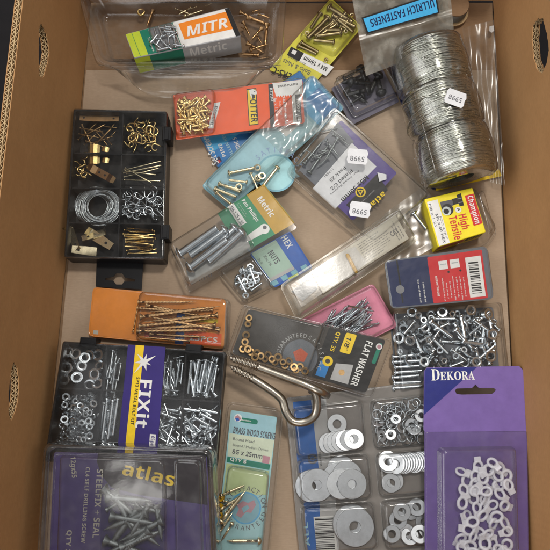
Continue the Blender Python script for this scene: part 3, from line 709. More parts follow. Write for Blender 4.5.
# front side of the packet
F = [Vector(pk.I @ pk.hit(*c)) for c in ((134, 58), (241, 36))]; d = (F[1]-F[0]); ln = d.length; d.normalize(); nn = Vector((d.y, -d.x, 0))
def side(vs, fs, m, off): mb.add([F[0]+d*(x*ln)+Vector((0, 0, -1.5-30*(1-y)))+nn*off for x, y in vs], fs, m)
side([(0, 0), (.14, 0), (.14, 1), (0, 1)], [(0, 1, 2, 3)], 'lime', .15); side([(.14, 0), (.45, 0), (.45, 1), (.14, 1)], [(0, 1, 2, 3)], 'teal', .15)
vs, fs = glyphs(bold('Metric')); x1 = max(v[0] for v in vs); side([(.5+.36*v[0]/x1, -.02+.42+v[1]*.75) for v in vs], fs, 'white', .3)
pk.part(mb, 'printed_carton')
pk.blister('window', [q(.215, .05), q(.45, .05), q(.45, .95), q(.215, .95)], .5, 6.5, 3)
for i, (u, v) in enumerate(spread([q(.235, .15), q(.43, .12), q(.43, .88), q(.235, .88)], 16, 5)):
    a = R.uniform(0, 6.28); lay('zinc_bolt', SBOLT, 14, pk.w(u-5*math.cos(a), v+5*math.sin(a), 2+i*.2), pk.w(u+5*math.cos(a), v-5*math.sin(a), 2+i*.2), 'shiny zinc bolt in the window of the teal packet inside the tub', 'bolt', 'zinc bolts in the teal packet')

# ================================================================== yellow card of bolts (top middle)
pk = Pack('bolt_packet', 'yellow packet of bronze bolts lying slanted beside the clear tub', 'packet', [(362, 28, 8), (330, 2, 8), (318, 80, 4)])
Y = [(361, 27), (333, 0), (266, 71), (318, 80)]
Y = [(362, 27), (331, -2), (269, 70), (314, 84)]
mb = MB(); pk.card(mb, Y, 'yellow', 1.0, 2)
T = lambda s, t: tuple(Vector(Y[0])*(1-s)*(1-t)+Vector(Y[1])*s*(1-t)+Vector(Y[2])*s*t+Vector(Y[3])*(1-s)*t)
TP = lambda s0, s1, t0, t1, m, z: pk.patch(mb, [T(s0, t0), T(s1, t0), T(s1, t1), T(s0, t1)], m, z)
pk.patch(mb, [(304, 53), (334, 67), (326, 76), (299, 61.5)], 'white', .15); pk.patch(mb, [(291, 46.5), (304, 53), (299, 61.5), (287, 55)], 'black', .15); pk.patch(mb, [(293, 49.5), (297, 51.3), (295, 55), (291, 53)], 'white', .25)
pk.text(mb, bold('M4 x 16mm'), (328, 67.5), (305, 56), 4.8, 'black', .3)
pk.text(mb, 'Bolts & Nuts', (311, 71), (284, 58.5), 4.8, 'darkgrey', .3)
pk.text(mb, 'Zinc Plated', (306, 63.5), (289, 56), 2.2, 'darkgrey', .3)
pk.text(mb, bold('FASTENERS-C'), (318, 84), (274, 66.5), 7.2, 'black', .3)
pk.part(mb, 'printed_card'); pk.blister('bubble', [T(.03, .03), T(.97, .03), T(.97, .55), T(.03, .55)], .2, 9, 5)
g = 'bronze bolts on the yellow packet'
for a, b in [((327, 19), (308, 38)), ((333, 22), (315, 36)), ((336, 25), (316, 38)), ((340, 33), (317, 36)), ((341, 30), (320, 30)), ((333, 42), (314, 40)), ((330, 8), (352, 22)), ((334, 16), (355, 27)), ((338, 20), (353, 32)), ((345, 14), (330, 26)), ((348, 20), (339, 32)), ((302, 43), (318, 52)), ((299, 46), (316, 54)), ((320, 14), (311, 28)), ((352, 31), (340, 26))]:
    lay('bronze_bolt', YBOLT, 20, pk.w(*a, 2.5+R.uniform(0, 3)), pk.w(*b, 2.5+R.uniform(0, 3)), 'dark bronze bolt on the slanted yellow packet', 'bolt', g)
for u, v in [(307, 33), (346, 31), (352, 15), (326, 60)]:
    drop('pale_nut', BNUT, pk.w(u, v, 3), 'pale nut among the bronze bolts on the yellow packet', 'nut', 'nuts on the yellow packet', .4, .75)

# ================================================================== orange card of small brass screws
pk = Pack('screw_packet', 'long orange carded packet with a heap of small brass screws at its left end', 'packet', [(175, 139, 20), (173, 96, 20), (303, 100, 20)])
OC = [(173, 95), (302.5, 79.5), (304.5, 123), (176, 140)]
T = lambda s, t: tuple(Vector(OC[0])*(1-s)*(1-t)+Vector(OC[1])*s*(1-t)+Vector(OC[2])*s*t+Vector(OC[3])*(1-s)*t)
TP = lambda s0, s1, t0, t1, m, z: pk.patch(mb, [T(s0, t0), T(s1, t0), T(s1, t1), T(s0, t1)], m, z)
mb = MB(); pk.card(mb, OC, 'orange', 0.9, 2)
pk.patch(mb, [(272, 83.4), (302, 79.6), (302.8, 94), (276, 96)], 'white', .14)
for i in range(10): x = 276+i*2.5; pk.patch(mb, [(x, 95.7-i*.15), (x+1.9, 95.5-i*.15), (x+0.95, 97.6-i*.15)], 'white', .16)
pk.text(mb, bold('BRASS PLATED'), (278, 87.4), (298, 84.9), 2.1, 'black', .3)
TP(.735, .77, .02, 1, 'black', .18); pk.text(mb, bold('BT730'), (269.6, 88), (271, 101), 2.7, 'white', .3)
pk.text(mb, '8g x 12mm', (273.6, 98), (276.4, 118.5), 2.7, 'white', .3); pk.text(mb, bold('CABINET HINGE'), (282.6, 97), (285, 124), 2.5, 'white', .3); pk.text(mb, 'SLOTTED', (279, 101), (280.4, 115), 1.7, 'white', .3)
pk.patch(mb, [(291.6, 95.5), (295, 95), (297, 123.2), (293.4, 124)], 'white', .18); pk.patch(mb, [(295, 94.6), (300.4, 94), (302, 122.6), (297, 123.2)], 'black', .18)
pk.text(mb, bold('WOOD USE'), (296.4, 99), (298.2, 121), 2.6, 'white', .3); pk.text(mb, 'STEEL & BRASS', (292.8, 101), (294.4, 121), 1.4, 'black', .3)
pk.patch(mb, [(246.5, 89), (256.2, 88), (258.6, 124.6), (248.9, 125.6)], 'black', .18); pk.patch(mb, [(247.3, 90), (255.4, 89.2), (257.8, 123.8), (249.7, 124.6)], 'logoyellow', .26)
pk.text(mb, bold('OTTER'), (249.9, 99.5), (251.3, 122.5), 6.2, 'black', .36)
pk.patch(mb, [(249, 90), (253, 89), (256.5, 91), (257, 94), (254, 95), (255, 98), (252, 98.5), (250, 95)], 'white', .34); pk.patch(mb, [(251.5, 94), (254.5, 94.6), (255, 98), (252.5, 99)], 'black', .38); pk.disc(mb, (254.6, 91.4), .6, 'black', .4)
pk.patch(mb, [(214.5, 103), (220.5, 102), (213.5, 128.5), (208, 128.5)], 'white', .2); pk.text(mb, bold('POZIDR'), (215.6, 106), (210.2, 125), 2.4, 'darkgrey', .32)
pk.part(mb, 'printed_card')
pk.blister('bubble', [T(-.012, -.02), T(1.02, -.04), T(1.02, 1.06), T(-.012, 1.05)], -1.2, 1.4, 3, mat='clear', edge=1)
pk.blister('screw_bubble', [T(.0, .03), T(.33, .02), T(.31, .97), T(.0, .97)], .3, 10, 6)
BOUND = [(174, 98), (212, 95), (211, 134), (177, 137)]
pile(pk, 'brass_screw', BSCREW, 11, [(178, 101), (206, 98), (208, 128), (181, 133)], 72, 2, 8, 'small bright brass screw in the heap on the orange carded packet', 'screw', 'brass screws on the orange packet', 10.5, None, 4.2)
BOUND = None

# ================================================================== blue packets underneath
pk = Pack('blue_packet', 'deep blue card of set screws mostly hidden beneath the orange packet', 'packet', [(203, 140, 4), (216, 166, 4), (310, 110, 6)])
BC = [(199, 136), (218, 168), (318, 96), (300, 70)]
mb = MB(); pk.card(mb, BC, 'midblue', 0.8, 2)
pk.patch(mb, [(201, 138), (211, 153), (245, 130), (238, 118)], 'skyblue', .15)
pk.text(mb, bold('Set Screws'), (219, 163), (208, 135), 6.5, 'white', .3)
pk.text(mb, bold('PINE'), (226, 156), (221, 143), 3.4, 'white', .3); pk.text(mb, bold('ALLEN KEY'), (234, 155), (224, 133), 3.2, 'paler', .3); pk.text(mb, bold('ZINC 5'), (241, 149), (236, 137), 4, 'white', .3)
pk.patch(mb, [(214, 160), (219, 156), (222, 161), (217, 165)], 'navy', .2); pk.patch(mb, [(217, 161), (219, 159.5), (221, 162), (219, 163)], 'red', .26)
pk.part(mb, 'printed_card')
pk.blister('bubble', [(199, 136), (218, 168), (318, 96), (300, 70)], .2, 3, 2, edge=1)

pk = Pack('bolt_packet', 'pale blue blister packet of yellow passivated bolts and nuts on the bare cardboard', 'packet', [(203, 187, 10), (228, 208, 10), (330, 90, 16)])
SC_ = [(201, 186), (229, 210), (345, 108), (312, 74)]
T = lambda s, t: tuple(Vector(SC_[0])*(1-s)*(1-t)+Vector(SC_[3])*s*(1-t)+Vector(SC_[2])*s*t+Vector(SC_[1])*(1-s)*t)
TP = lambda s0, s1, t0, t1, m, z, r=0: pk.patch(mb, [T(s0, t0), T(s1, t0), T(s1, t1), T(s0, t1)], m, z, r)
mb = MB(); pk.card(mb, SC_, 'paleblue', 0.8, 5)
TP(.01, .78, .02, .98, 'paler', .1, 4); TP(.80, .99, .02, .98, 'skyblue', .12, 3); TP(.86, .97, .30, .95, 'midblue', .18)
cx = (276, 173); pk.disc(mb, cx, 19.5, 'paleblue', .2); pk.disc(mb, cx, 17.5, 'aqua', .26)
pk.arc(mb, 'SATISFACTI', cx, 24.5, 138, 5, 5.6, 'txtblue', .3)
TP(.60, .78, .05, .6, 'white', .16); TP(.70, .77, .08, .55, 'blue', .24)
pk.text(mb, bold('Roofing'), T(.72, .1), T(.72, .48), 4, 'white', .3) if False else None
pk.part(mb, 'printed_card')
pk.blister('bubble', SC_, .2, 12, 7, flange=2.2, edge=3)
film(pk, 'crumpled_wrap', [T(.5, .06), T(1.0, .02), T(1.0, .98), T(.5, .94)], 'clearbag', 40, 30, .8, lambda s, t: 13.5+.9*math.sin(s*23+math.sin(t*8)*2)*math.sin(t*11+s*6), 23, None, .7)
g = 'passivated bolts on the pale blue packet'
for a, b in [((230, 173), (254, 168)), ((251, 174), (258, 190)), ((277, 168), (263, 186)), ((246, 182), (229, 180)), ((216, 189), (236, 197)), ((220, 184), (240, 192)), ((217, 193), (232, 205)), ((232, 205), (252, 197)), ((226, 186), (242, 190))]:
    lay('passivated_bolt', PBOLT, 24, pk.w(*a, 3+R.uniform(0, 4)), pk.w(*b, 3+R.uniform(0, 4)), 'pale golden bolt lying on the pale blue blister packet', 'bolt', g)
for u, v in [(257.5, 167.5), (262, 176), (258, 178), (239, 187)]:
    drop('golden_nut', BNUT, pk.w(u, v, 5), 'pale golden nut among the bolts of the pale blue packet', 'nut', 'nuts on the pale blue packet', .5, 1.15)

# ================================================================== clear clamshell of grey screws with purple label (centre)
pk = Pack('clamshell_packet', 'clear clamshell of grey screws with a purple and white label and two price tags', 'packet', [(335, 108, 24), (287, 170, 16), (428, 193, 14)])
K = [(334, 106), (285, 173), (372, 250), (434, 196)]
pk.blister('shell', K, -.8, 13, 8, flange=3.0, draft=2, edge=3, mat='clear')
m2 = MB(); p = pk.poly(K); m2.add([(x, y, -1) for x, y in rounded(p, 6, 5)], [tuple(range(24))], 'clear'); pk.part(m2, 'back_sheet')
mb = MB(); pk.card(mb, [(341, 120), (299, 170), (353, 221), (397, 173)], 'purple', .6, 2, .2)
pk.patch(mb, [(338, 122), (299, 170), (316, 186), (354, 142)], 'sealgrey', .32)
pk.patch(mb, [(352, 143), (312.5, 188.5), (335, 209), (376.5, 166.5)], 'tagwhite', .42)
pk.patch(mb, [(377, 174), (346, 205), (361, 217), (388, 190)], 'black', .42)
pk.text(mb, bold('M5x 30mm'), (366, 175), (340.5, 199), 4.6, 'black', .56)
pk.text(mb, 'Pan Head Screws', (358, 170), (330, 194), 1.9, 'darkgrey', .56)
pk.text(mb, bold('Plated C/Z'), (351, 169), (330, 188), 3.2, 'darkgrey', .56); pk.text(mb, bold('Pack 25'), (344, 166), (329, 180), 3.2, 'darkgrey', .56); pk.text(mb, '117681', (332, 168), (324, 176), 2.2, 'darkgrey', .56)
pk.text(mb, bold('atlas'), (383, 191), (366.5, 206.5), 5.2, 'logoyellow', .56); pk.text(mb, 'SCREWS FIXINGS', (374, 190), (359, 204), 1.0, 'greytext', .56)
pk.disc(mb, (360.5, 192), 5.2, 'logoyellow', .56); pk.disc(mb, (360.5, 192), 3.8, 'black', .62)
pk.patch(mb, [(357.4, 190), (363.6, 190), (360.5, 195.5)], 'logoyellow', .68); pk.disc(mb, (360.5, 191.6), 1.1, 'black', .74)
pk.part(mb, 'printed_card')
price_tag(pk, (357.5, 156.5), -5, '5998', 13.4, 21, 15); price_tag(pk, (360, 209.5), -8, '5998', 13.4, 21.5, 15)
g = 'grey screws in the clear clamshell'
for a, b in [((304, 164), (324, 139)), ((309, 173), (330, 143)), ((333, 134), (350, 146)), ((300, 156), (318, 136)), ((318, 150), (334, 152)), ((337, 128), (320, 132)), ((326, 140), (340, 158)), ((312, 158), (330, 150)), ((338, 138), (324, 162)), ((306, 150), (322, 160)), ((345, 140), (330, 128)), ((298, 166), (312, 150)), ((330, 156), (316, 168))]:
    lay('grey_screw', DSCREW, 34, pk.w(*a, 2.5+R.uniform(0, 6)), pk.w(*b, 2.5+R.uniform(0, 6)), 'dull grey screw in the clear clamshell above the price tags', 'screw', g)
mb = MB(); prism(mb, pk.poly([(377, 173), (386, 175), (386, 180), (379, 182)]), 2, 2.8, 'tagwhite'); mb.build('torn_sticker', pk.e)

# ================================================================== green packet of large pan head bolts, with the nut packet below it
pk = Pack('nut_packet', 'blue and pale green packet of nuts half under the large bolt packet', 'packet', [(222, 281, 6), (246, 303, 6), (300, 245, 8)])
NC = [(216, 272), (243, 304), (313, 268), (290, 231)]
T = lambda s, t: tuple(Vector(NC[0])*(1-s)*(1-t)+Vector(NC[1])*s*(1-t)+Vector(NC[2])*s*t+Vector(NC[3])*(1-s)*t)   # s reads down the short side, t towards the header
TP = lambda s0, s1, t0, t1, m, z, r=0: pk.patch(mb, [T(s0, t0), T(s1, t0), T(s1, t1), T(s0, t1)], m, z, r)
mb = MB(); pk.card(mb, [T(0, .45), T(1, .45), T(1, 1), T(0, 1)], 'blue', .8, 3); TP(.02, .8, .47, .80, 'palegreen', .12)
for i in range(4): TP(.84, .96, .45+i*.14, .53+i*.14, 'paleblue', .14)
TP(.75, .83, .45, .8, 'greytext', .16); TP(.94, .985, .66, .8, 'lime', .2)
pk.text(mb, bold('NUTS'), T(.2, .63), T(.52, .63), 6, 'darkgrey', .3); pk.text(mb, 'Zinc M6', T(.22, .565), T(.5, .565), 3, 'darkgrey', .3); pk.text(mb, 'Qty 12', T(.2, .49), T(.36, .49), 2.4, 'darkgrey', .3)
pk.text(mb, bold('HEX'), T(.04, .86), T(.34, .86), 6.5, 'white', .3)
pk.part(mb, 'printed_card'); pk.blister('bubble', [T(.03, .02), T(.97, .02), T(.97, .46), T(.03, .46)], .2, 11, 7); pk.blister('shell', NC, -.9, .6, 5, flange=1.4, edge=.4, draft=.2)
g = 'zinc nuts and bolts in the nut packet'
for a, b in [((238, 277), (246, 292)), ((243, 270), (262, 274)), ((246, 284), (260, 280)), ((252, 290), (262, 283)), ((236, 284), (248, 279)), ((250, 268), (256, 284))]:
    lay('zinc_bolt', SBOLT, 14, pk.w(*a, 3+R.uniform(0, 3)), pk.w(*b, 3+R.uniform(0, 3)), 'short zinc bolt in the bubble of the blue nut packet', 'bolt', g)
for u, v in spread([(234, 275), (250, 264), (264, 278), (246, 296)], 14, 4): drop('zinc_nut', NUTP, pk.w(u, v, 4), 'zinc hexagon nut in the bubble of the blue nut packet', 'nut', g, .6, 1.0)

pk = Pack('bolt_packet', 'green and gold topped packet showing five large shiny pan head bolts', 'packet', [(168, 247, 20), (190, 292, 20), (263, 187, 20)])
GC = [(167, 245), (188, 294), (300, 229), (264, 184)]
T = lambda s, t: tuple(Vector(GC[0])*(1-s)*(1-t)+Vector(GC[1])*s*(1-t)+Vector(GC[2])*s*t+Vector(GC[3])*(1-s)*t)
TP = lambda s0, s1, t0, t1, m, z, r=0: pk.patch(mb, [T(s0, t0), T(s1, t0), T(s1, t1), T(s0, t1)], m, z, r)
mb = MB(); pk.card(mb, [T(0, .52), T(.86, .52), T(.86, 1), T(0, 1)], 'green', .8, 2)
TP(.0, .86, .82, .998, 'gold', .12); TP(.0, .42, .62, .685, 'white', .14); TP(.40, .86, .50, .60, 'white', .14)
pk.text(mb, bold('Metric'), T(.16, .87), T(.56, .87), 6.0, 'white', .3); pk.text(mb, bold('Pan Phillips'), T(.04, .755), T(.50, .755), 3.7, 'white', .3)
pk.lines(mb, T(.05, .73), T(.4, .73), T(.05, .695), 2, 'palegreen', .3, 4)
pk.text(mb, bold('M6-1.25 x 35'), T(.03, .635), T(.40, .635), 3.6, 'darkgrey', .3)
# picture of a screw on the card
a, b = T(.70, .80), T(.70, .63)
pk.disc(mb, T(.68, .775), 5.2, 'white', .3); pk.disc(mb, T(.66, .785), 2.0, 'darkgrey', .36); pk.patch(mb, [T(.60, .76), T(.74, .74), T(.72, .55), T(.64, .55)], 'white', .26)
pk.part(mb, 'printed_card')
mb = MB(); pk.card(mb, [T(.60, .06), T(.88, .05), T(.88, .60), T(.60, .62)], 'white', .5, 1, 1.0); pk.text(mb, '117197', T(.72, .10), T(.72, .22), 3.0, 'darkgrey', 1.1) if False else pk.text(mb, '117197', (200, 282), (213, 276), 3.0, 'darkgrey', 1.1)
pk.part(mb, 'backing_slip')
pk.blister('shell', GC, -.6, 1.0, 4, mat='clear', edge=.8)
pk.blister('bubble', [T(.03, .015), T(.90, .015), T(.90, .64), T(.03, .64)], .4, 15, 7, edge=4)
BIG = {}
def big_bolt(a, b, za, zb, label):
    A, B = pk.w(*a, za), pk.w(*b, zb); Ln = 40; x = (B-A); k = x.length/Ln; x.normalize(); y = Vector((0, 0, 1)).cross(x).normalized(); z = x.cross(y)
    e = link('pan_head_bolt', None, None, m4(Matrix(((x.x*k, y.x*k, z.x*k, A.x), (x.y*k, y.y*k, z.y*k, A.y), (x.z*k, y.z*k, z.z*k, A.z), (0, 0, 0, 1)))))
    e.empty_display_size = .005; tag(e, label, 'bolt', 'large pan head bolts')
    if not BIG:
        mb = MB(); lathe(mb, [(-4.4, .3), (-4.3, 2), (-3.7, 4.0), (-2.5, 5.3), (-1, 6.4), (-.1, 6.6), (0, 6.3), (0, 3)], 'bright', 20)
        for w_ in ((2.6, .7), (.7, 2.6)): mb.add([(-4.46, -w_[0], -w_[1]), (-4.46, w_[0], -w_[1]), (-4.46, w_[0], w_[1]), (-4.46, -w_[0], w_[1])], [(0, 1, 2, 3)], 'black')
        BIG['head'] = mb.mesh('pan head'); mb = MB(); p, t = shank(3.7, .0, 39.5, 1.35, .36); lathe(mb, p+[(40.2, 2.7)], 'bright', 14, t+[0]); BIG['shank'] = mb.mesh('threaded shank')
    for n in ('head', 'shank'): link(n, BIG[n], e)
big_bolt((181, 253), (217, 228), 6, 9, 'shiny pan head bolt with its head at the lower left, uppermost of the five')
big_bolt((224, 231), (190, 256), 6, 5, 'shiny pan head bolt with its head at the top centre, second of the five')
big_bolt((191, 267), (227, 240), 7, 9, 'shiny pan head bolt with its head lowest of all five')
big_bolt((241, 233), (209, 262), 8, 5, 'shiny pan head bolt with its head nearest the size label')
big_bolt((234, 229), (205, 256), 3.5, 3, 'dark pan head bolt underneath the other four in the green packet')

# ================================================================== black screws in a clear box (top centre right)
pk = Pack('screw_box', 'clear plastic box of fat black screws tucked below the grey lettered bag', 'box', [(332, 84, 22), (352, 120, 22), (400, 96, 22)])
KB = [(329, 80), (352, 122), (405, 96), (384, 54)]
mb = MB(); p = pk.poly(KB); prism(mb, inset(p, 2.5), -17, -16.2, 'purplegrey', 0, 2); pk.part(mb, 'backing_card')
pk.blister('shell', [(333, 84), (354, 118), (400, 96), (382, 62)], -16, 0, 4, draft=.6, edge=2, mat='clear')
mb = MB(); p = pk.poly([(333, 83), (354, 119), (402, 95.5), (383, 60)])
loft(mb, [[(x, y, z) for x, y in rounded(inset(p, d), 4, 5)] for d, z in [(0, 0), (-.2, .9), (.8, 1.3), (1.6, 1.0), (1.8, 0)]], 'clear', False, False); pk.part(mb, 'rim')
g = 'black screws in the clear box'
for a, b in [((362, 78), (340, 83)), ((366, 90), (343, 96)), ((361, 70), (372, 90)), ((348, 92), (368, 103)), ((378, 76), (368, 96)), ((352, 82), (374, 84)), ((345, 78), (356, 72)), ((381, 92), (376, 74)), ((362, 96), (350, 104))]:
    lay('black_screw', KSCREW, 24, pk.w(*a, -12+R.uniform(0, 6)), pk.w(*b, -13+R.uniform(0, 5)), 'fat black screw in the clear box below the lettered bag', 'screw', g)

# ================================================================== three coils of tie wire on a dark card
pk = Pack('wire_card', 'dark backing card and clear shell holding three silver wire coils', 'packet', [(392, 66, 4), (430, 186, 4), (500, 160, 4)])
mb = MB(); pk.card(mb, [(388, 66), (462, 44), (494, 172), (432, 190)], 'navy', 1, 3)
pk.text(mb, bold('TIE WIRE SOFT'), (427, 183), (417.5, 148), 3.2, 'white', .2); pk.text(mb, 'Galvanised', (423.5, 184), (416, 158), 2, 'white', .2)
pk.patch(mb, [(436, 186), (498, 168), (502, 176), (436, 191)], 'logoyellow', .15)
pk.part(mb, 'backing_card')
a0, a1 = P(425, 49, 38), P(461, 178, 35); ax = (a1-a0); LN = ax.length; ax.normalize()
zz = Vector((0, 0, 1)); yy = zz.cross(ax).normalized(); zz = ax.cross(yy)
def coil(t0, t1, rad, label, seed, dy, dz):
    gg = random.Random(seed); mb = MB(); Lc = (t1-t0)*LN; n = 120
    pr = []
    for k in range(25):
        t = k/24; pr.append((Lc*t, rad-1.6-4.6*(abs(2*t-1)**6)))
    lathe(mb, [(0.1, rad*.35), (0, rad*.8)]+pr+[(Lc, rad*.8), (Lc-.1, rad*.35)], 'wire', 40, None, False)
    lathe(mb, [(0.2, rad*.36), (Lc-.2, rad*.36)], 'wire', 24, None, False)
    for k in range(n):                                   # wound strands, some crossing
        t = (k+gg.uniform(-.3, .3))/n; x = Lc*(.03+.94*min(1, max(0, t))); tl = gg.gauss(0, 1.3) if gg.random() < .62 else gg.gauss(0, 4.5); ph = gg.uniform(0, 6.28)
        r = rad-.9-4.6*(abs(2*t-1)**6)+gg.uniform(-.8, .8)
        tube(mb, [(min(Lc-.4, max(.4, x+tl*math.sin(q*2*math.pi/30+ph))), r*math.cos(q*2*math.pi/30), r*math.sin(q*2*math.pi/30)) for q in range(30)], .5, 'wire', 4, True)
    for k in range(7):                                   # slack strands lying across the winding
        x0_, g0, sp = Lc*gg.uniform(.1, .8), gg.uniform(.2, 2.2), gg.uniform(-.35, .35)
        tube(mb, [(min(Lc, max(0, x0_+Lc*sp*q/14)), (rad+.5)*math.cos(g0+q*.1), (rad+.5+.8*math.sin(q*math.pi/14))*math.sin(g0+q*.1)) for q in range(15)], .5, 'wire', 5)
    o = a0+ax*(t0*LN)+yy*dy+zz*dz
    ob = mb.build('wire_coil', None, m4(Matrix(((ax.x, yy.x, zz.x, o.x), (ax.y, yy.y, zz.y, o.y), (ax.z, yy.z, zz.z, o.z), (0, 0, 0, 1)))))
    return tag(ob, label, 'wire coil', 'coils of silver tie wire')
coil(0, .325, 34.5, 'silver tie wire coil at the far end, touching the grey lettered bag', 3, 2.5, -1)
coil(.338, .652, 35.5, 'silver tie wire coil in the middle with the white price tag on it', 4, -2.5, .8)
coil(.665, 1.0, 35, 'silver tie wire coil nearest the yellow bolt box', 5, .5, 0)
# thin clear shell over the coils
mb = MB(); prof = [(-2.5, 20), (-2.2, 33), (-.5, 36)]
for i, (t0, t1) in enumerate([(0, .335), (.335, .655), (.655, 1.0)]):
    for q in (.06, .2, .5, .8, .94): prof.append((LN*(t0+(t1-t0)*q), 36.2+2.2*math.sin(q*math.pi)))
    if i < 2: prof.append((LN*t1, 33.5))
prof += [(LN+.5, 36), (LN+2.2, 33), (LN+2.5, 20)]
n = 30; vs = []; fs = []
for k, (x, r) in enumerate(prof):
    for i in range(n+1):
        g_ = math.radians(-12+204*i/n); pp = a0+ax*x+yy*(r*math.cos(g_))+zz*(r*math.sin(g_)); vs.append(pk.I @ pp)
for k in range(len(prof)-1):
    for i in range(n): fs.append((k*(n+1)+i, k*(n+1)+i+1, (k+1)*(n+1)+i+1, (k+1)*(n+1)+i))
mb.add(vs, fs, 'clear', True); pk.part(mb, 'clear_shell')
# two folded seams of the shell that catch the light
for off, sgn, ln_ in ((.0, 1, (0.02, .62)), (.0, -1, (.35, .98))):
    mb = MB(); g_ = math.radians(90-sgn*52); pts = [pk.I @ (a0+ax*(LN*(ln_[0]+(ln_[1]-ln_[0])*i/16))+yy*(37.6*math.cos(g_))+zz*(37.6*math.sin(g_))) for i in range(17)]
    tube(mb, pts, .55, 'clear', 6); pk.part(mb, 'seam')
# price tag stuck on the middle coil
tc = P(455, 97, 70); pz = Pack(None, '', '', [(445, 97, 77), (465, 95, 76), (456, 107, 76.6)])
mb = MB(); ca = math.radians(-20)
Tt = lambda x, y: (455.5+x*21*math.cos(ca)+y*15*math.sin(ca), 98-x*21*math.sin(ca)+y*15*math.cos(ca))
prism(mb, pz.poly([Tt(x, y) for x, y in [(-.5, -.25), (-.42, -.5), (.42, -.5), (.5, -.2), (.46, 0), (.5, .3), (.42, .5), (-.42, .5), (-.5, .25), (-.46, 0)]]), -.3, 0, 'tagwhite')
pz.text(mb, '5998', Tt(.33, -.12), Tt(-.33, -.12), 5.2, 'darkgrey', .12)
o = mb.build('price_tag', pk.e); o.matrix_local = m4(pk.I @ pz.M)

# ================================================================== grey bag with blue lettered label
pk = Pack('plastic_bag', 'crumpled grey translucent bag with a blue lettered label above the wire coils', 'bag', [(362, 30, 62), (440, 10, 66), (372, 70, 46)])
fold = lambda s, t: 2.6*math.exp(-((t-.62)/.05)**2)+2.0*math.exp(-((t-.10)/.05)**2)-5*max(0, t-.75)*4
film(pk, 'film', [(350, -14), (448, -30), (455, 42), (366, 76)], 'bagfilm', 40, 40, .55, fold, 3)
film(pk, 'inner_film', [(353, -12), (445, -28), (452, 38), (368, 70)], 'bagfilm', 30, 30, .5, lambda s, t: fold(s, t)-3, 8)
mb = MB(); LB = [(361.5, 17.5), (436, -7), (439.5, 13), (367, 34)]
prism(mb, pk.poly(LB, 3.2), 2.8, 3.2, 'black', 0, 0); pk.patch(mb, [(363.3, 18.6), (434.8, -5), (437.8, 12.2), (368.2, 32)], 'skyblue', 3.32)
pk.text(mb, bold('ULLRICH FASTENERS'), (433, -1), (369.5, 19.6), 7.2, 'navy', 3.44)
pk.part(mb, 'label')

# ================================================================== yellow box of high tensile bolts
pk = Pack('bolt_box', 'small yellow and red carton with a black bolt picture beside the wire coils', 'box', [(425, 199, 26), (472, 188, 26), (438, 247, 26)])
B = [(424.5, 199), (472.5, 187.5), (486, 232), (438, 247)]
T = lambda s, t: tuple(Vector(B[0])*(1-s)*(1-t)+Vector(B[1])*s*(1-t)+Vector(B[2])*s*t+Vector(B[3])*(1-s)*t)
TP = lambda s0, s1, t0, t1, m, z, r=0: pk.patch(mb, [T(s0, t0), T(s1, t0), T(s1, t1), T(s0, t1)], m, z, r)
mb = MB(); prism(mb, pk.poly(B), -25, 0, 'boxyellow', .7, 1.2)
TP(.80, .985, .13, .80, 'red', .12); pk.text(mb, bold('Champion'), T(.845, .16), T(.845, .77), 5.4, 'white', .25)
pk.text(mb, bold('High'), (458.2, 215), (462.2, 229.6), 7.6, 'red', .25); pk.text(mb, bold('Tensile'), (448.6, 217), (454.6, 240), 7.8, 'red', .25)
TP(.03, .25, .07, .99, 'white', .14); pk.text(mb, bold('M8 x 40 HEX'), T(.125, .35), T(.125, .96), 2.5, 'darkgrey', .25); pk.text(mb, 'BOLT & NUT', T(.195, .42), T(.195, .9), 1.9, 'darkgrey', .25); pk.text(mb, 'M8 x 1.25', T(.05, .12), T(.05, .6), 2.4, 'darkgrey', .25)
pk.patch(mb, [(440, 202), (452, 199.5), (453.5, 205.5), (441.5, 208.5)], 'darkgrey', .2); pk.patch(mb, [(452, 199), (458, 197.5), (459, 203.5), (453.3, 205)], 'black', .22)
pk.patch(mb, [(456.6, 195), (460.8, 193.2), (464, 205.4), (459.6, 206.4)], 'black', .24); pk.patch(mb, [(457.3, 198.6), (461.8, 197.5), (462, 198.3), (457.5, 199.4)], 'grey', .3); pk.patch(mb, [(458.3, 202.4), (462.8, 201.4), (463, 202.2), (458.5, 203.2)], 'grey', .3)
pk.disc(mb, (447.5, 209.7), 6.0, 'black', .3); pk.disc(mb, (446.6, 211), 4.6, 'dsteel', .34); pk.disc(mb, (446.3, 211.4), 2.8, 'black', .38)
pk.disc(mb, (458.3, 209.8), 3.1, 'white', .34); pk.text(mb, bold('A'), (456.9, 208.4), (457.7, 211.2), 3, 'black', .42)
F0, F1 = [Vector(pk.I @ pk.hit(*c)) for c in (B[3], B[2])]; d = F1-F0; ln = d.length; d.normalize(); nn = Vector((d.y, -d.x, 0))
def side2(x0, x1, y0, y1, m, off=.14): mb.add([F0+d*(x*ln)+Vector((0, 0, -25*y))+nn*off for x, y in ((x0, y1), (x1, y1), (x1, y0), (x0, y0))], [(0, 1, 2, 3)], m)
side2(.04, .58, .12, .55, 'redrust'); side2(.62, .95, .15, .6, 'black')
for i, t in enumerate(['M', '8', '4', '0']):
    vs, fs = glyphs(bold(t)); mb.add([F0+d*(ln*(.65+.07*i)+v[0]*5)+Vector((0, 0, -12.5+v[1]*8))+nn*.28 for v in vs], fs, 'boxyellow')
pk.part(mb, 'printed_carton')
pk = Pack('clear_clamshell', 'empty clear plastic clamshell sticking out on the right of the yellow carton', 'packet', [(465, 185, 10), (495, 195, 10), (480, 245, 10)])
pk.blister('shell', [(438, 196), (474, 186), (498, 232), (486, 250), (450, 258)], -8, 8, 9, flange=2.5, draft=2, edge=3)
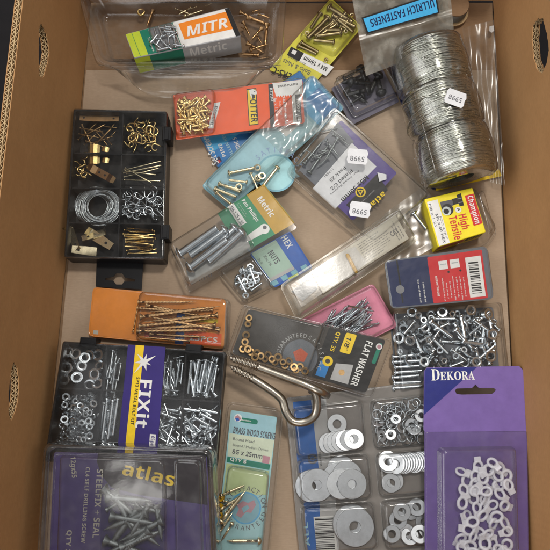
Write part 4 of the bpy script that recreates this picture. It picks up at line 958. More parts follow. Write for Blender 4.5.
pk.blister('window', [(476, 193), (484, 190), (494, 228), (488, 236)], 8, 10.5, 4, edge=1)
# clear flat bag with one little bolt between the label clamshell and the carton
pk = Pack('clear_bag', 'flat clear bag holding one small bolt between the clamshell and the yellow carton', 'bag', [(392, 205, 8), (430, 200, 10), (410, 258, 8)])
film(pk, 'film', [(384, 214), (424, 186), (446, 240), (398, 268)], 'clearbag', 24, 24, .6, lambda s, t: 1.5, 5, None, 2.5)
lay('small_bolt', SBOLT, 14, pk.w(414, 214, 2), pk.w(426, 229, 1), 'single small bolt lying in the flat clear bag left of the yellow carton', 'bolt', None)

# folded clear film to the right of the coils
pk = Pack('clear_film', 'loose folded sheet of clear film between the wire coils and the box side', 'film', [(470, 40, 12), (496, 60, 14), (490, 180, 8)])
film(pk, 'sheet', [(462, 28), (494, 20), (505, 186), (490, 182)], 'clearbag', 20, 40, 1.4, lambda s, t: 1, 12, None, 1.2)
mb = MB(); pz = Pack('paper_scrap', 'tiny white scrap of paper at the foot of the right box side', 'paper scrap', [(488, 26, 2), (494, 26, 2), (491, 33, 5)])
prism(mb, pz.poly([(489.5, 26.5), (493.6, 25.8), (494, 31), (491.5, 33), (489, 31)]), 0, .5, 'tagwhite'); pz.part(mb, 'sheet')
pk = Pack('small_spool', 'small dark spool with a tan rim in the far right corner of the box', 'spool', [(448, 8, 16), (470, 6, 16), (458, 28, 16)])
mb = MB(); c0 = Vector((*pk.l(456, 4, 0), 0))
for z, r_, m in ((-14, 17, 'edge'), (0, 14, 'flap')):
    prism(mb, [(c0.x+r_*math.cos(i*.196), c0.y+r_*math.sin(i*.196)) for i in range(32)], z-1.6, z, m, .4)
pk.part(mb, 'flange'); mb = MB()
for k in range(9): tube(mb, [(c0.x+13.5*math.cos(i*.2513), c0.y+13.5*math.sin(i*.2513), -13+k*1.35) for i in range(25)], .9, 'dsteel', 6, True)
pk.part(mb, 'winding')

# ================================================================== yellowed old blister with paper insert
pk = Pack('old_packet', 'long yellowed blister packet with a faded paper insert lying slanted in the middle', 'packet', [(290, 305, 20), (284, 287, 20), (410, 222, 14)])
O = [(279, 285), (398, 207), (418, 241), (297, 322)]
T = lambda s, t: tuple(Vector(O[0])*(1-s)*(1-t)+Vector(O[1])*s*(1-t)+Vector(O[2])*s*t+Vector(O[3])*(1-s)*t)
TP = lambda s0, s1, t0, t1, m, z, r=0: pk.patch(mb, [T(s0, t0), T(s1, t0), T(s1, t1), T(s0, t1)], m, z, r)
pk.blister('shell', O, -1, 14, 6, flange=2, draft=2, edge=4, mat='clearold')
mb = MB(); p = pk.poly(O); mb.add([(x, y, -1.2) for x, y in rounded(inset(p, .5), 5, 5)], [tuple(range(24))], 'clearold')
pk.part(mb, 'back_sheet')
mb = MB(); pk.card(mb, [T(.25, .18), T(.955, .12), T(.955, .82), T(.25, .78)], 'offwhite', .4, 1, 3)
pk.lines(mb, T(.62, .22), T(.86, .22), T(.62, .74), 9, 'darkgrey', 3.2, 7, .4); pk.lines(mb, T(.885, .72), T(.885, .2), T(.945, .72), 3, 'darkgrey', 3.2, 9, .4)
pk.text(mb, bold('CAT'), T(.86, .55), T(.92, .55), 5, 'darkgrey', 3.2)
pk.patch(mb, [T(.26, .22), T(.36, .3), T(.5, .17), T(.60, .24), T(.62, .74), T(.46, .80), T(.34, .72), T(.27, .76)], 'ltgrey', 3.15); pk.patch(mb, [T(.06, .3), T(.22, .25), T(.23, .6), T(.1, .65)], 'sealgrey', 3.1)
pk.part(mb, 'paper_insert')
mb = MB(); tube(mb, [(*pk.l(346+10*t, 255+19*t), 5) for t in (0, .1, .3, .5, .7, .9, 1)], [1.2, 1.9, 1.9, 1.9, 1.9, 1.9, 1.2], 'gold', 8)
tag(mb.build('plastic_plug', None, m4(pk.M)), 'olive yellow plastic plug lying in the yellowed old blister', 'plug')

# ================================================================== pink card of bright nails
pk = Pack('nail_packet', 'pink backed packet of bright silver nails between the yellowed blister and the black washer card', 'packet', [(310, 325, 6), (372, 286, 8), (394, 325, 8)])
O = [(296, 322), (373, 283), (398, 326), (330, 360)]
mb = MB(); pk.card(mb, O, 'pink', .8, 5); pk.part(mb, 'card'); pk.blister('bubble', O, .2, 9, 6, flange=1.5, edge=3)
BOUND = [(302, 324), (364, 292), (389, 326), (334, 352)]
pile(pk, 'bright_nail', NAIL, 30, [(318, 322), (362, 304), (374, 326), (340, 342)], 26, 2, 6, 'bright silver nail in the heap on the pink card', 'nail', 'silver nails on the pink card', 30, 50, 4)
pile(pk, 'bright_nail', NAIL, 30, [(322, 320), (366, 300), (374, 322), (342, 338)], 18, 3, 8, 'bright silver nail in the heap on the pink card', 'nail', 'silver nails on the pink card', 28, 28, 4)
BOUND = None

# ================================================================== navy and red packet showing its printed back
pk = Pack('carded_packet', 'navy and red packet lying face down with a white barcode and fine print', 'packet', [(386, 262, 28), (487, 248, 28), (392, 305, 26)])
O = [(384, 261), (487, 246), (494, 299), (391, 309)]
T = lambda s, t: tuple(Vector(O[0])*(1-s)*(1-t)+Vector(O[1])*s*(1-t)+Vector(O[2])*s*t+Vector(O[3])*(1-s)*t)
TP = lambda s0, s1, t0, t1, m, z, r=0: pk.patch(mb, [T(s0, t0), T(s1, t0), T(s1, t1), T(s0, t1)], m, z, r)
mb = MB(); pk.card(mb, O, 'sealgrey', 1.0, 6); TP(.02, .44, .03, .97, 'navy', .12, 3); TP(.415, .945, .05, .97, 'red', .16, 1.5)
TP(.775, .925, .16, .93, 'white', .24); pk.bars(mb, T(.80, .86), T(.80, .25), T(.895, .86), 'black', .34, 17, 6); pk.text(mb, '9 311234 56789', T(.915, .9), T(.915, .24), 1.8, 'black', .34) if False else None
pk.text(mb, bold('INSTALLATION'), T(.485, .84), T(.485, .44), 2.0, 'white', .3)
for i in range(7):
    y0 = .95 if i in (0, 3, 5) else .90
    pk.lines(mb, T(.52+i*.034, y0), T(.52+i*.034, .38), T(.55+i*.034, y0), 1, 'white', .3, 30+i, .42)
for t0 in (.16,): TP(.515, .60, t0, t0+.17, 'white', .26); TP(.625, .715, t0, t0+.17, 'white', .26); TP(.53, .585, t0+.06, t0+.08, 'dsteel', .32); TP(.64, .70, t0+.06, t0+.08, 'dsteel', .32)
pk.disc(mb, T(.6, .39), 1.1, 'black', .3); pk.disc(mb, T(.715, .39), 1.1, 'black', .3)
for i in range(2): pk.lines(mb, T(.285+i*.045, .93), T(.285+i*.045, .35), T(.315+i*.045, .93), 1, 'white', .3, 50+i, .5)
pk.disc(mb, T(.115, .62), 4.2, 'grey', .22); TP(.115, .13, .02, .9, 'black', .2)
pk.part(mb, 'printed_card')
pk.blister('shell', [(386, 263), (485, 249), (491, 297), (393, 306)], -16, -1.0, 6, mat='clear'); pk.blister('seal', O, .4, 1.6, 6, edge=.8)

# ================================================================== clear box of zinc nuts and bolts (right)
pk = Pack('nut_box', 'clear box heaped with zinc nuts and bolts above the purple card', 'box', [(393, 312, 16), (498, 305, 16), (400, 385, 16)])
O = [(390, 311), (499, 303), (506, 372), (398, 392)]
mb = MB(); p = pk.poly(O); prism(mb, inset(p, 1.5), -15.5, -14.8, 'sealgrey', 0, 3); pk.part(mb, 'base_card'); pk.blister('shell', O, -15, 0, 5, draft=1, edge=3, mat='clear')
g = 'zinc nuts and bolts in the clear box'
ptsn = [(406, 318), (418, 315), (431, 318), (452, 314), (403, 328), (410, 340), (428, 348), (399, 338), (414, 352), (440, 350), (444, 361), (420, 332), (400, 352), (482, 342), (474, 350), (487, 314), (467, 318), (434, 360), (478, 328), (424, 362), (456, 356), (492, 334), (440, 328), (462, 326), (425, 328), (476, 362), (490, 356), (412, 312), (442, 312), (464, 350), (408, 360), (494, 322), (470, 310), (428, 340)]
for u, v in ptsn: drop('zinc_nut', R.choice([BIGNUT, BIGNUT, NUT]), pk.w(u, v, -12+R.uniform(2, 9)), 'bright zinc nut in the clear box above the purple card', 'nut', g, .7, R.uniform(.9, 1.15))
for a, b in [((431, 322), (452, 337)), ((434, 340), (448, 354)), ((486, 345), (462, 342)), ((461, 317), (465, 338)), ((474, 320), (488, 330)), ((452, 350), (466, 360)), ((480, 358), (494, 346)), ((414, 322), (404, 334)), ((448, 324), (434, 330)), ((470, 334), (482, 324)), ((421, 341), (432, 334)), ((456, 330), (472, 348)), ((490, 322), (494, 342))]:
    lay('zinc_bolt', FBOLT, 22, pk.w(*a, -5+R.uniform(-3, 2)), pk.w(*b, -5+R.uniform(-3, 2)), 'bright zinc bolt in the clear box above the purple card', 'bolt', g)
BOUND = [(394, 312), (498, 308), (502, 372), (400, 388)]
pile(pk, 'zinc_bolt', FBOLT, 22, [(402, 318), (492, 314), (496, 362), (428, 366)], 22, -13, -6, 'bright zinc bolt in the clear box above the purple card', 'bolt', g, 20, None, 8)
BOUND = None
for u, v in spread([(396, 316), (494, 312), (498, 366), (424, 368)], 26, 8): drop('zinc_nut', R.choice([BIGNUT, NUT]), pk.w(u, v, -13+R.uniform(0, 4)), 'bright zinc nut in the clear box above the purple card', 'nut', g, .8, R.uniform(.85, 1.1))
for i in range(7):
    v = 357+i*5.2; lay('zinc_bolt', BOLT, 24, pk.w(394+R.uniform(-1, 2), v, -8), pk.w(421+R.uniform(-2, 2), v-2+R.uniform(-1, 1), -8), 'straight zinc bolt in the parallel row at the left end of the clear box', 'bolt', 'row of bolts at the end of the clear box')

# ================================================================== orange card of long screws
pk = Pack('screw_packet', 'orange tan card with long coppery screws in a clear bubble beside the metal bolt kit', 'packet', [(93, 288, 10), (88, 335, 10), (228, 305, 12)])
O = [(93, 287), (230, 299), (228, 350), (88, 336)]
T = lambda s, t: tuple(Vector(O[0])*(1-s)*(1-t)+Vector(O[1])*s*(1-t)+Vector(O[2])*s*t+Vector(O[3])*(1-s)*t)
TP = lambda s0, s1, t0, t1, m, z, r=0: pk.patch(mb, [T(s0, t0), T(s1, t0), T(s1, t1), T(s0, t1)], m, z, r)
mb = MB(); pk.card(mb, [T(0, 0), T(.97, 0), T(.97, 1), T(0, 1)], 'otan', .9, 5)
TP(.62, .68, .35, .98, 'blue', .15); TP(.66, .92, .42, .50, 'logoyellow', .18); TP(.66, .94, .56, .64, 'redrust', .18); TP(.4, .56, .70, .92, 'redrust', .15); TP(.69, .95, .70, .95, 'orange', .15)
pk.text(mb, bold('WOOD SCREWS'), T(.68, .62), T(.93, .62), 2.6, 'white', .3); pk.text(mb, bold('25PCS'), T(.72, .88), T(.92, .88), 5, 'white', .3); TP(.035, .07, .87, .95, 'offwhite', .15)
pk.part(mb, 'printed_card'); pk.blister('bubble', [T(.34, .0), T(1.01, .0), T(1.01, 1.0), T(.34, 1.0)], .3, 13, 8, draft=1.5, edge=4, mat='clear'); pk.blister('seal', O, .2, .7, 6, edge=.4)
g = 'long coppery screws on the orange tan card'
for a, b in [((138, 302), (198, 302)), ((137, 308), (196, 312)), ((140, 317), (222, 306)), ((218, 315), (142, 322)), ((139, 326), (216, 318)), ((216, 325), (141, 329)), ((137, 331), (214, 330)), ((213, 310), (144, 312)), ((146, 305), (218, 320)), ((220, 330), (145, 316)), ((133, 332), (139, 300)), ((190, 341), (140, 337)), ((150, 334), (214, 338))]:
    lay('long_screw', LSCREW, 80, pk.w(*a, 2.5+R.uniform(0, 6)), pk.w(*b, 2.5+R.uniform(0, 6)), 'long coppery twisted screw in the bubble on the orange tan card', 'screw', g, None)

# ================================================================== metal bolt kit case with purple band
pk = Pack('assortment_case', 'black case of zinc nuts and bolts with a purple and yellow band', 'case', [(63, 341, 28), (225, 351, 28), (48, 450, 28)])
O = [(63, 341), (226, 351.5), (216, 468), (44, 462)]
case(pk, O, 24, 0, [((106, 345), (93, 462)), ((128, 346), (117, 462)), ((186, 350), (178, 464)), ((57, 388), (124, 391)), ((160, 398), (220, 402))],
     [((81, 341.5), (97, 342.5), 8), ((186, 348.5), (202, 349.5), 8)])
mb = MB(); BD = [(128, 344.5), (165.5, 347), (156, 466), (116, 464)]
pk.card(mb, BD, 'fixpurple', .4, 0, 3.9); pk.patch(mb, [(135.7, 345), (144.2, 345.5), (131.8, 464.8), (123.4, 464.4)], 'logoyellow', 4.05)
pk.text(mb, bold('FIXit'), (140.2, 379.5), (135.2, 427.5), 11.5, 'white', 4.2); pk.text(mb, bold('SP13 METAL BOLT KIT'), (136.6, 377), (130.6, 424.5), 2.9, 'black', 4.2)
star = []
sc0 = (144, 362)
for i, (ang, r_) in enumerate([(28, 14), (50, 3.5), (70, 9), (95, 3.2), (130, 11), (150, 3.5), (185, 10), (205, 3.5), (228, 15), (255, 3.2), (285, 9), (320, 3.2), (335, 8), (355, 3.4)]):
    star.append((sc0[0]+r_*math.cos(math.radians(ang)), sc0[1]-r_*math.sin(math.radians(ang))))
z = 4.3; sp = [(*pk.l(u, v, z), z) for u, v in star]; mb.add(sp+[(*pk.l(*sc0, z), z)], [(i, (i+1) % len(star), len(star)) for i in range(len(star))], 'white')
pk.patch(mb, [(150, 434), (156, 434.5), (155, 447), (149, 446.5)], 'white', 4.2); pk.text(mb, bold('65pc'), (151.2, 436), (150.3, 445), 3.4, 'fixpurple', 4.34)
pk.part(mb, 'label_band')
g = 'zinc nuts in the metal bolt kit'
for u, v in [(76, 354), (90.5, 354.5), (82, 366), (95, 374), (77, 378), (90, 384.5), (99, 355), (67, 368), (72, 364), (65, 379), (69, 352), (100, 366), (85, 358), (98, 384)]:
    drop('large_nut', BIGNUT, pk.w(u, v, -15), 'large bright nut in the top left compartment of the purple banded case', 'nut', 'large nuts in the metal bolt kit', .5, R.uniform(.95, 1.15))
for u, v in spread([(64, 394), (95, 395), (90, 440), (60, 440)], 58, 4):
    drop('small_nut', NUT, pk.w(u, v, -19+R.uniform(0, 9)), 'small bright nut in the compartment below the large nuts of the purple banded case', 'nut', 'small nuts in the metal bolt kit', 1.2, R.uniform(.9, 1.15))
for a, b in [((113, 351), (109, 378)), ((112, 372), (120, 358)), ((121, 364), (118, 381)), ((108, 378), (106, 396)), ((117, 380), (114, 398)), ((107, 400), (102, 440)), ((113, 402), (108, 440)), ((118, 400), (113, 436)), ((104, 404), (98, 436))]:
    lay('long_bolt', BOLT, 24, pk.w(*a, -14), pk.w(*b, -13), 'slim zinc bolt standing in the narrow column left of the purple band', 'bolt', 'bolts left of the purple band')
for a, b in [((165, 363), (163, 386)), ((171, 362), (170, 387)), ((180, 361), (176, 387)), ((178, 391), (163, 390)), ((164, 396), (178, 395)), ((183, 364), (181, 384)), ((174, 358), (184, 356)), ((168, 368), (174, 384))]:
    lay('zinc_bolt', BOLT, 24, pk.w(*a, -14+R.uniform(0, 3)), pk.w(*b, -14+R.uniform(0, 3)), 'zinc bolt in the compartment just right of the purple band top', 'bolt', 'bolts right of the purple band')
for a, b in [((191, 362), (187.5, 394)), ((199, 361), (193, 394)), ((206, 361), (200, 393)), ((212, 363), (206, 392)), ((217, 366), (213, 392)), ((194, 396), (189, 368))]:
    lay('long_bolt', BOLT, 24, pk.w(*a, -12), pk.w(*b, -13), 'long zinc bolt in the upright row at the top right of the banded case', 'bolt', 'row of long bolts in the metal bolt kit')
for a, b in [((160, 408), (178, 411)), ((161, 413), (177, 419)), ((159, 420), (174, 424)), ((181, 408), (200, 411)), ((200, 409), (218, 413)), ((194, 417), (210, 426)), ((201, 414), (217, 422)), ((202, 426), (218, 430)), ((185, 417), (194, 429)), ((184, 425), (197, 436)), ((158, 428), (166, 444)), ((163, 430), (176, 440)), ((172, 428), (166, 446)), ((198, 432), (190, 446)), ((205, 432), (214, 446)), ((186, 436), (178, 446)), ((200, 438), (212, 438)), ((209, 432), (202, 448)), ((160, 438), (174, 446)), ((182, 430), (190, 440)), ((216, 434), (208, 444)), ((193, 441), (205, 447))]:
    lay('short_bolt', SBOLT, 14, pk.w(*a, -16+R.uniform(0, 7)), pk.w(*b, -16+R.uniform(0, 7)), 'small zinc bolt in the jumble at the lower right of the purple banded case', 'bolt', 'jumbled bolts in the metal bolt kit')
BOUND = [(158, 402), (221, 405), (217, 450), (152, 447)]
for pg_, n_, me_, ln_, px_ in [([(162, 406), (176, 408), (172, 444), (156, 442)], 18, SBOLT, 14, 13), ([(182, 406), (218, 408), (215, 446), (178, 444)], 30, SBOLT, 14, 14)]:
    pile(pk, 'short_bolt', me_, ln_, pg_, n_, -20, -11, 'small zinc bolt in the jumble at the lower right of the purple banded case', 'bolt', 'jumbled bolts in the metal bolt kit', px_, None, 4)
BOUND = [(160, 352), (222, 355), (220, 398), (156, 395)]
pile(pk, 'zinc_bolt', BOLT, 24, [(164, 360), (182, 362), (178, 390), (162, 388)], 9, -20, -14, 'zinc bolt in the compartment just right of the purple band top', 'bolt', 'bolts right of the purple band', 24, 86, 3)
pile(pk, 'long_bolt', BOLT, 24, [(192, 362), (218, 364), (214, 392), (188, 390)], 12, -20, -15, 'long zinc bolt in the upright row at the top right of the banded case', 'bolt', 'row of long bolts in the metal bolt kit', 30, 80, 3)
BOUND = [(100, 348), (126, 350), (116, 444), (94, 444)]
pile(pk, 'long_bolt', BOLT, 24, [(108, 356), (120, 356), (112, 436), (100, 436)], 14, -20, -14, 'slim zinc bolt standing in the narrow column left of the purple band', 'bolt', 'bolts left of the purple band', 28, 82, 5)
BOUND = None
for u, v in [(184, 432), (188, 437), (180, 438), (194, 434), (187, 428), (200, 442)]: drop('small_nut', NUT, pk.w(u, v, -10), 'small nut among the jumbled bolts at the lower right of the purple banded case', 'nut', 'nuts among the jumbled bolts', .9, .8)

# ================================================================== big heavy blister of purple carded screws (lower left)
pk = Pack('screw_packet', 'big heavy clear blister with purple card and grey self drilling screws at the lower left', 'packet', [(42, 441, 50), (214, 447, 50), (36, 545, 48)])
O = [(45, 442), (214, 447), (221, 590), (36, 590)]
mb = MB(); pk.card(mb, [(54, 452), (207, 456), (212, 588), (48, 588)], 'indigo', .8, 3, -12)
zc = -11.85
pk.patch(mb, [(98, 452), (206, 456), (207.5, 505), (165, 499), (140, 495), (112, 488), (101, 475), (97, 462)], 'bandblack', zc)
pk.patch(mb, [(101, 487), (112, 490), (140, 497), (165, 501), (166, 588), (100, 588)], 'purpled', zc)
pk.text(mb, bold('atlas'), (121.5, 474.5), (173, 486.5), 12.5, 'logoyellow', zc+.2)
pk.text(mb, bold('12gx55'), (70.5, 457), (72, 478), 4.8, 'offwhite', zc+.2); pk.text(mb, bold('CL4 SELF DRILLING SCREW'), (86, 467), (81, 543), 3.8, 'offwhite', zc+.2)
pk.text(mb, bold('STEELFIX + SEAL'), (97, 469), (92.5, 538), 6.0, 'offwhite', zc+.2); pk.text(mb, bold('QTY 25'), (67, 530), (65, 558), 4.8, 'offwhite', zc+.2)
pk.part(mb, 'printed_card')
pk.blister('shell', O, -10, 1, 9, flange=0, ridge=0, draft=1.5, edge=3.5, mat='cleargrey')
mb = MB(); p = pk.poly(O)                                  # rolled double rim
for d0, hh in ((1.5, 3.2), (7.5, 2.4)):
    loft(mb, [[(x, y, 1+z_) for x, y in rounded(inset(p, d0+dd), max(3, 9-d0*.6), 6)] for dd, z_ in [(0, 0), (.3, hh*.7), (1.1, hh), (2.3, hh), (3.1, hh*.7), (3.4, 0)]], 'cleargrey', False, False)
pk.part(mb, 'rim')
pk.blister('window', [(60, 455), (166, 459), (168, 588), (56, 588)], 1.1, 5.5, 6, edge=2, mat='cleargrey'); pk.blister('window', [(174, 459), (201, 460), (205, 588), (176, 588)], 1.1, 6.5, 5, edge=2, mat='cleargrey')
# outer side skirt
mb = MB(); loft(mb, [[(x, y, z_) for x, y in rounded(inset(p, d_), 9, 6)] for d_, z_ in [(-1, -20), (-.2, -19), (.3, -12), (.8, -2), (1.6, 1)]], 'cleargrey', False, False); pk.part(mb, 'skirt')
g = 'grey self drilling screws in the big blister'
for a, b in [((114, 490), (132, 531)), ((106, 497), (152, 501)), ((147, 512), (104, 530)), ((140, 505), (110, 545)), ((150, 503), (128, 540)), ((104, 540), (150, 556)), ((126, 520), (160, 546)), ((160, 512), (130, 504)), ((136, 516), (142, 510)), ((150, 530), (112, 560)), ((120, 548), (163, 530)), ((106, 510), (126, 498)), ((156, 505), (162, 540)), ((104, 556), (140, 536)), ((103, 488), (140, 520)), ((163, 520), (118, 542)), ((110, 516), (158, 524))]:
    lay('grey_screw', GSCREW, 40, pk.w(*a, -8+R.uniform(0, 4)), pk.w(*b, -8+R.uniform(0, 3)), 'dull grey self drilling screw under the yellow lettering of the big blister', 'screw', g, None, 1.0*((Vector(a)-Vector(b)).length/40*pk.k))

# ================================================================== brass wood screw packet (bottom middle)
pk = Pack('screw_packet', 'pale green header packet of brass round head wood screws at the bottom', 'packet', [(227, 403, 14), (280, 412, 14), (210, 545, 10)])
O = [(227, 401), (284, 409), (266, 592), (206, 592)]
mb = MB(); pk.card(mb, [(231, 410), (277, 417), (258, 590), (211, 590)], 'aqua', .6, 2)
pk.patch(mb, [(231.5, 411), (276.5, 418), (270.5, 464), (227.5, 456)], 'paler', .12); pk.patch(mb, [(229.3, 433), (274.3, 440), (270.5, 464), (227.5, 456)], 'cream', .18); pk.patch(mb, [(227.4, 456.5), (270.3, 464.5), (269.2, 470), (226.6, 462)], 'teal', .2)
pk.patch(mb, [(226.5, 463), (269, 471), (266, 495), (223, 495)], 'limecard', .16)
pk.text(mb, bold('BRASS WOOD SCREWS'), (233, 433), (275, 439.6), 6.0, 'darkgrey', .34); pk.text(mb, 'Round Head', (233, 440), (254, 443.2), 2.8, 'darkgrey', .34); pk.text(mb, 'Slotted / Medium Driven', (232.5, 446), (268, 451.6), 2.6, 'darkgrey', .34)
pk.text(mb, bold('8G x 25mm'), (232, 453.5), (262, 459), 4.4, 'darkgrey', .34); pk.text(mb, bold('QTY 8'), (230, 460.5), (246, 463.5), 3.0, 'white', .34); pk.patch(mb, [(263, 455.5), (270, 456.7), (269, 464), (262, 462.7)], 'rose', .3)
pk.patch(mb, [(239, 417), (258, 420), (257.4, 424.6), (238.3, 421.6)], 'teal', .26, 2); pk.disc(mb, (238, 418), 4.0, 'white', .3); pk.patch(mb, [(234.5, 417), (238, 415), (241.5, 419), (238, 421)], 'rose', .36); pk.patch(mb, [(235, 418.5), (238.5, 417.5), (239.5, 421), (236.5, 421.5)], 'blue', .4)
pk.text(mb, bold('Standfast'), (240.5, 421.2), (255.5, 423.6), 2.2, 'white', .34) if False else pk.lines(mb, (241, 421), (256, 423.4), (241, 418), 1, 'white', .34, 3, .5)
cc = (245.5, 508); pk.disc(mb, cc, 15.5, 'skyblue', .22, 0, 32); pk.disc(mb, cc, 14, 'paleblue', .28)
pk.patch(mb, [(236.5, 505), (243, 501), (248, 503), (254, 500), (256, 505), (251, 513), (246, 512), (241, 518), (236, 515), (239, 509)], 'rose', .34); pk.patch(mb, [(241.5, 508), (247.5, 505), (249.5, 508), (243.5, 513)], 'paleblue', .4)
pk.arc(mb, 'SATISFACTION', cc, 19, 168, 8, 5.0, 'darkgrey', .36); pk.arc(mb, 'GUARANTEED', cc, 19, 198, 342, 4.8, 'darkgrey', .36)
pk.part(mb, 'printed_card')
pk.blister('bubble', [(228, 464), (270, 471), (260, 588), (211, 588)], .3, 11, 7, edge=3.5); pk.blister('shell', O, -1, 1.2, 8, flange=1.6, edge=.8, draft=.3)
g = 'brass wood screws in the bottom packet'
for a, b in [((222, 495), (245, 485)), ((219, 510), (243, 495)), ((224, 501), (239, 505)), ((258, 541), (226, 541)), ((226, 512), (236, 500)), ((222, 520), (246, 490)), ((232, 524), (221, 541)), ((219, 533), (233, 512))]:
    lay('wood_screw', WSCREW, 25, pk.w(*a, 4+R.uniform(0, 3)), pk.w(*b, 3+R.uniform(0, 3)), 'pale brass round head screw in the bottom packet with the pale green header', 'screw', g)
OLV = nut_mesh('olive plug', 3.4, 1.6, 5, 'gold')
for u, v in [(221, 498), (220, 507), (220, 515)]: drop('olive_plug', OLV, pk.w(u, v, 4), 'olive plug at the left edge of the bottom screw packet', 'plug', 'olive plugs in the bottom packet', .6, .9)

# ================================================================== tray of washers (bottom right)
pk = Pack('washer_tray', 'wide grey blister tray of zinc washers in six windows under the hooks', 'tray', [(287, 402, 8), (428, 384, 8), (303, 560, 8)])
O = [(285, 398), (434, 380), (448, 592), (303, 592)]
mb = MB(); pk.card(mb, O, 'trayboard', 1.2, 4)
pk.patch(mb, [(293, 402), (311, 400), (319, 470), (298, 473)], 'washblue', .12); pk.patch(mb, [(311, 400), (326, 398), (331, 468), (319, 470)], 'ltgrey', .12)
pk.patch(mb, [(303, 494), (319, 493), (323, 590), (311, 590)], 'washblue', .12); pk.patch(mb, [(319, 493), (335, 492), (342, 590), (323, 590)], 'ltgrey', .12)
pk.disc(mb, (312.5, 459), 5, 'darkgrey', .24, 2.6); pk.disc(mb, (312.5, 459), 1.3, 'darkgrey', .24); pk.text(mb, bold('WASHERS'), (322, 466), (320.5, 452), 1.8, 'darkgrey', .24)
pk.patch(mb, [(313.5, 517), (333, 515.5), (338, 552), (317, 553)], 'white', .2); pk.bars(mb, (316, 550), (314.6, 518), (335, 549), 'black', .3, 22, 9)
pk.text(mb, bold('ALL'), (310, 546), (307.5, 522), 4.5, 'paler', .24)
pk.part(mb, 'backing_card')
cells = [[(291, 408), (362, 400), (366, 450), (297, 458)], [(369, 400), (424, 394), (430, 444), (374, 449)], [(296, 459), (368, 453), (372, 498), (300, 504)], [(375, 453), (430, 448), (434, 492), (379, 497)], [(300, 506), (373, 501), (378, 548), (305, 554)], [(380, 500), (436, 495), (440, 544), (385, 549)], [(306, 558), (379, 554), (382, 590), (308, 590)], [(387, 554), (440, 549), (444, 590), (389, 590)]]
for c in cells: pk.blister('window', c, .2, 12, 7, draft=1.6, edge=3.2, flange=0, mat='cleargrey')
pk.blister('sheet', O, .2, 1.0, 5, edge=.5, mat='clear')
for c in cells[:6]:                                          # crushed sealing line round every window
    mb = MB(); p = pk.poly(c); loft(mb, [[(x, y, 1.0+z_) for x, y in rounded(inset(p, dd), 7, 6)] for dd, z_ in [(-1.0, .1), (-.5, .6), (0, .7), (.4, .2)]], 'clear', False, False); pk.part(mb, 'seal_line')
def washers(pts, me, lab, grp, z=2, tilt=.15, k=1.0, dz=0.9):
    for i, (u, v) in enumerate(pts): drop('washer', me, pk.w(u, v, z+i*dz), lab, 'washer', grp, tilt, k*R.uniform(.97, 1.03), None)
washers([(337, 424)], WASH, 'single bright flat washer lying above the overlapping row in the top left tray window', None, 2, .05, .95)
washers([(354-i*4.2, 439+i*.7) for i in range(7)][::-1], WASH, 'bright flat washer in the overlapping row at the top left tray window', 'row of washers in the top left window', 2, .12, 1.0, 1.1)
washers([(311, 486), (317, 485)], WASHB, 'big bright washer over the blue strip at the left of the tray', 'big washers over the blue strip', 4, .1, 1.05, 1.3)
washers([(341, 470), (337, 478), (347, 476), (341, 484), (352, 484)], WASHB, 'wide zinc washer in the overlapping fan at the middle left tray window', 'fan of wide washers', 2, .05, .98, 1.3)
washers([(352, 524), (355, 527)], WASHB, 'largest bright washer in the bottom left tray window', 'largest washers', 2, .05, 1.28, 1.4)
for u, v in spread([(376, 406), (420, 402), (425, 440), (380, 444)], 46, 5): drop('spring_washer', R.choice([SPW, SPW, WASHS]), pk.w(u, v, 2+R.uniform(0, 7)), 'small spring washer in the crowded top right tray window', 'washer', 'spring washers in the top right window', 1.0, R.uniform(.9, 1.2))
washers([(389, 463), (388, 461)], WASH, 'upright leaning washer left of the long stack in the middle right tray window', 'leaning washers by the stack', 5, .3, 1.0)
for i in range(14):
    c_ = pk.w(396+i*2.6, 464-i*.25+R.uniform(-.5, .5), 7); drop('washer', WASH, c_, 'zinc washer in the long leaning stack of the middle right tray window', 'washer', 'leaning stack of washers', 0, 1.0, 0)
    o = bpy.context.scene.collection.objects[-1]; o.matrix_world = m4(Matrix.Translation(c_) @ Matrix.Rotation(math.radians(-38), 4, 'Y'))
washers([(394, 481), (391, 483)], WASH, 'flat washer below the long stack in the middle right tray window', 'washers below the stack', 2, .06, .95)
washers([(411, 511), (406, 532), (410, 536), (417, 507), (398, 520), (392, 534), (402, 512), (420, 534)], WASHS, 'small zinc washer in the bottom right tray window', 'washers in the bottom right window', 2, .2, 1.5)
washers([(424, 522), (427, 530)], WASH, 'zinc washer at the right edge of the bottom right tray window', 'washers at the right edge', 2, .2, .8)

# ================================================================== black flat washer card
pk = Pack('washer_packet', 'black card of small brass flat washers lying slanted above the steel hooks', 'packet', [(243, 306, 20), (229, 356, 20), (392, 343, 22)])
O = [(242, 304), (394, 340), (372, 399), (224, 356)]
T = lambda s, t: tuple(Vector(O[0])*(1-s)*(1-t)+Vector(O[1])*s*(1-t)+Vector(O[2])*s*t+Vector(O[3])*(1-s)*t)
TP = lambda s0, s1, t0, t1, m, z, r=0: pk.patch(mb, [T(s0, t0), T(s1, t0), T(s1, t1), T(s0, t1)], m, z, r)
mb = MB(); pk.card(mb, [T(.05, .06), T(.95, .03), T(.95, .93), T(.04, .92)], 'char', .8, 4)
TP(.58, .95, .03, .93, 'black', .1, 3)
pk.text(mb, bold('FLAT WASHER'), T(.835, .11), T(.835, .87), 6.6, 'white', .26)
TP(.695, .765, .06, .40, 'logoyellow', .2, 2); pk.text(mb, bold('1/8"'), T(.71, .12), T(.71, .34), 4.6, 'black', .32); pk.text(mb, bold('QTY. 35'), T(.635, .08), T(.635, .42), 3.8, 'logoyellow', .26)
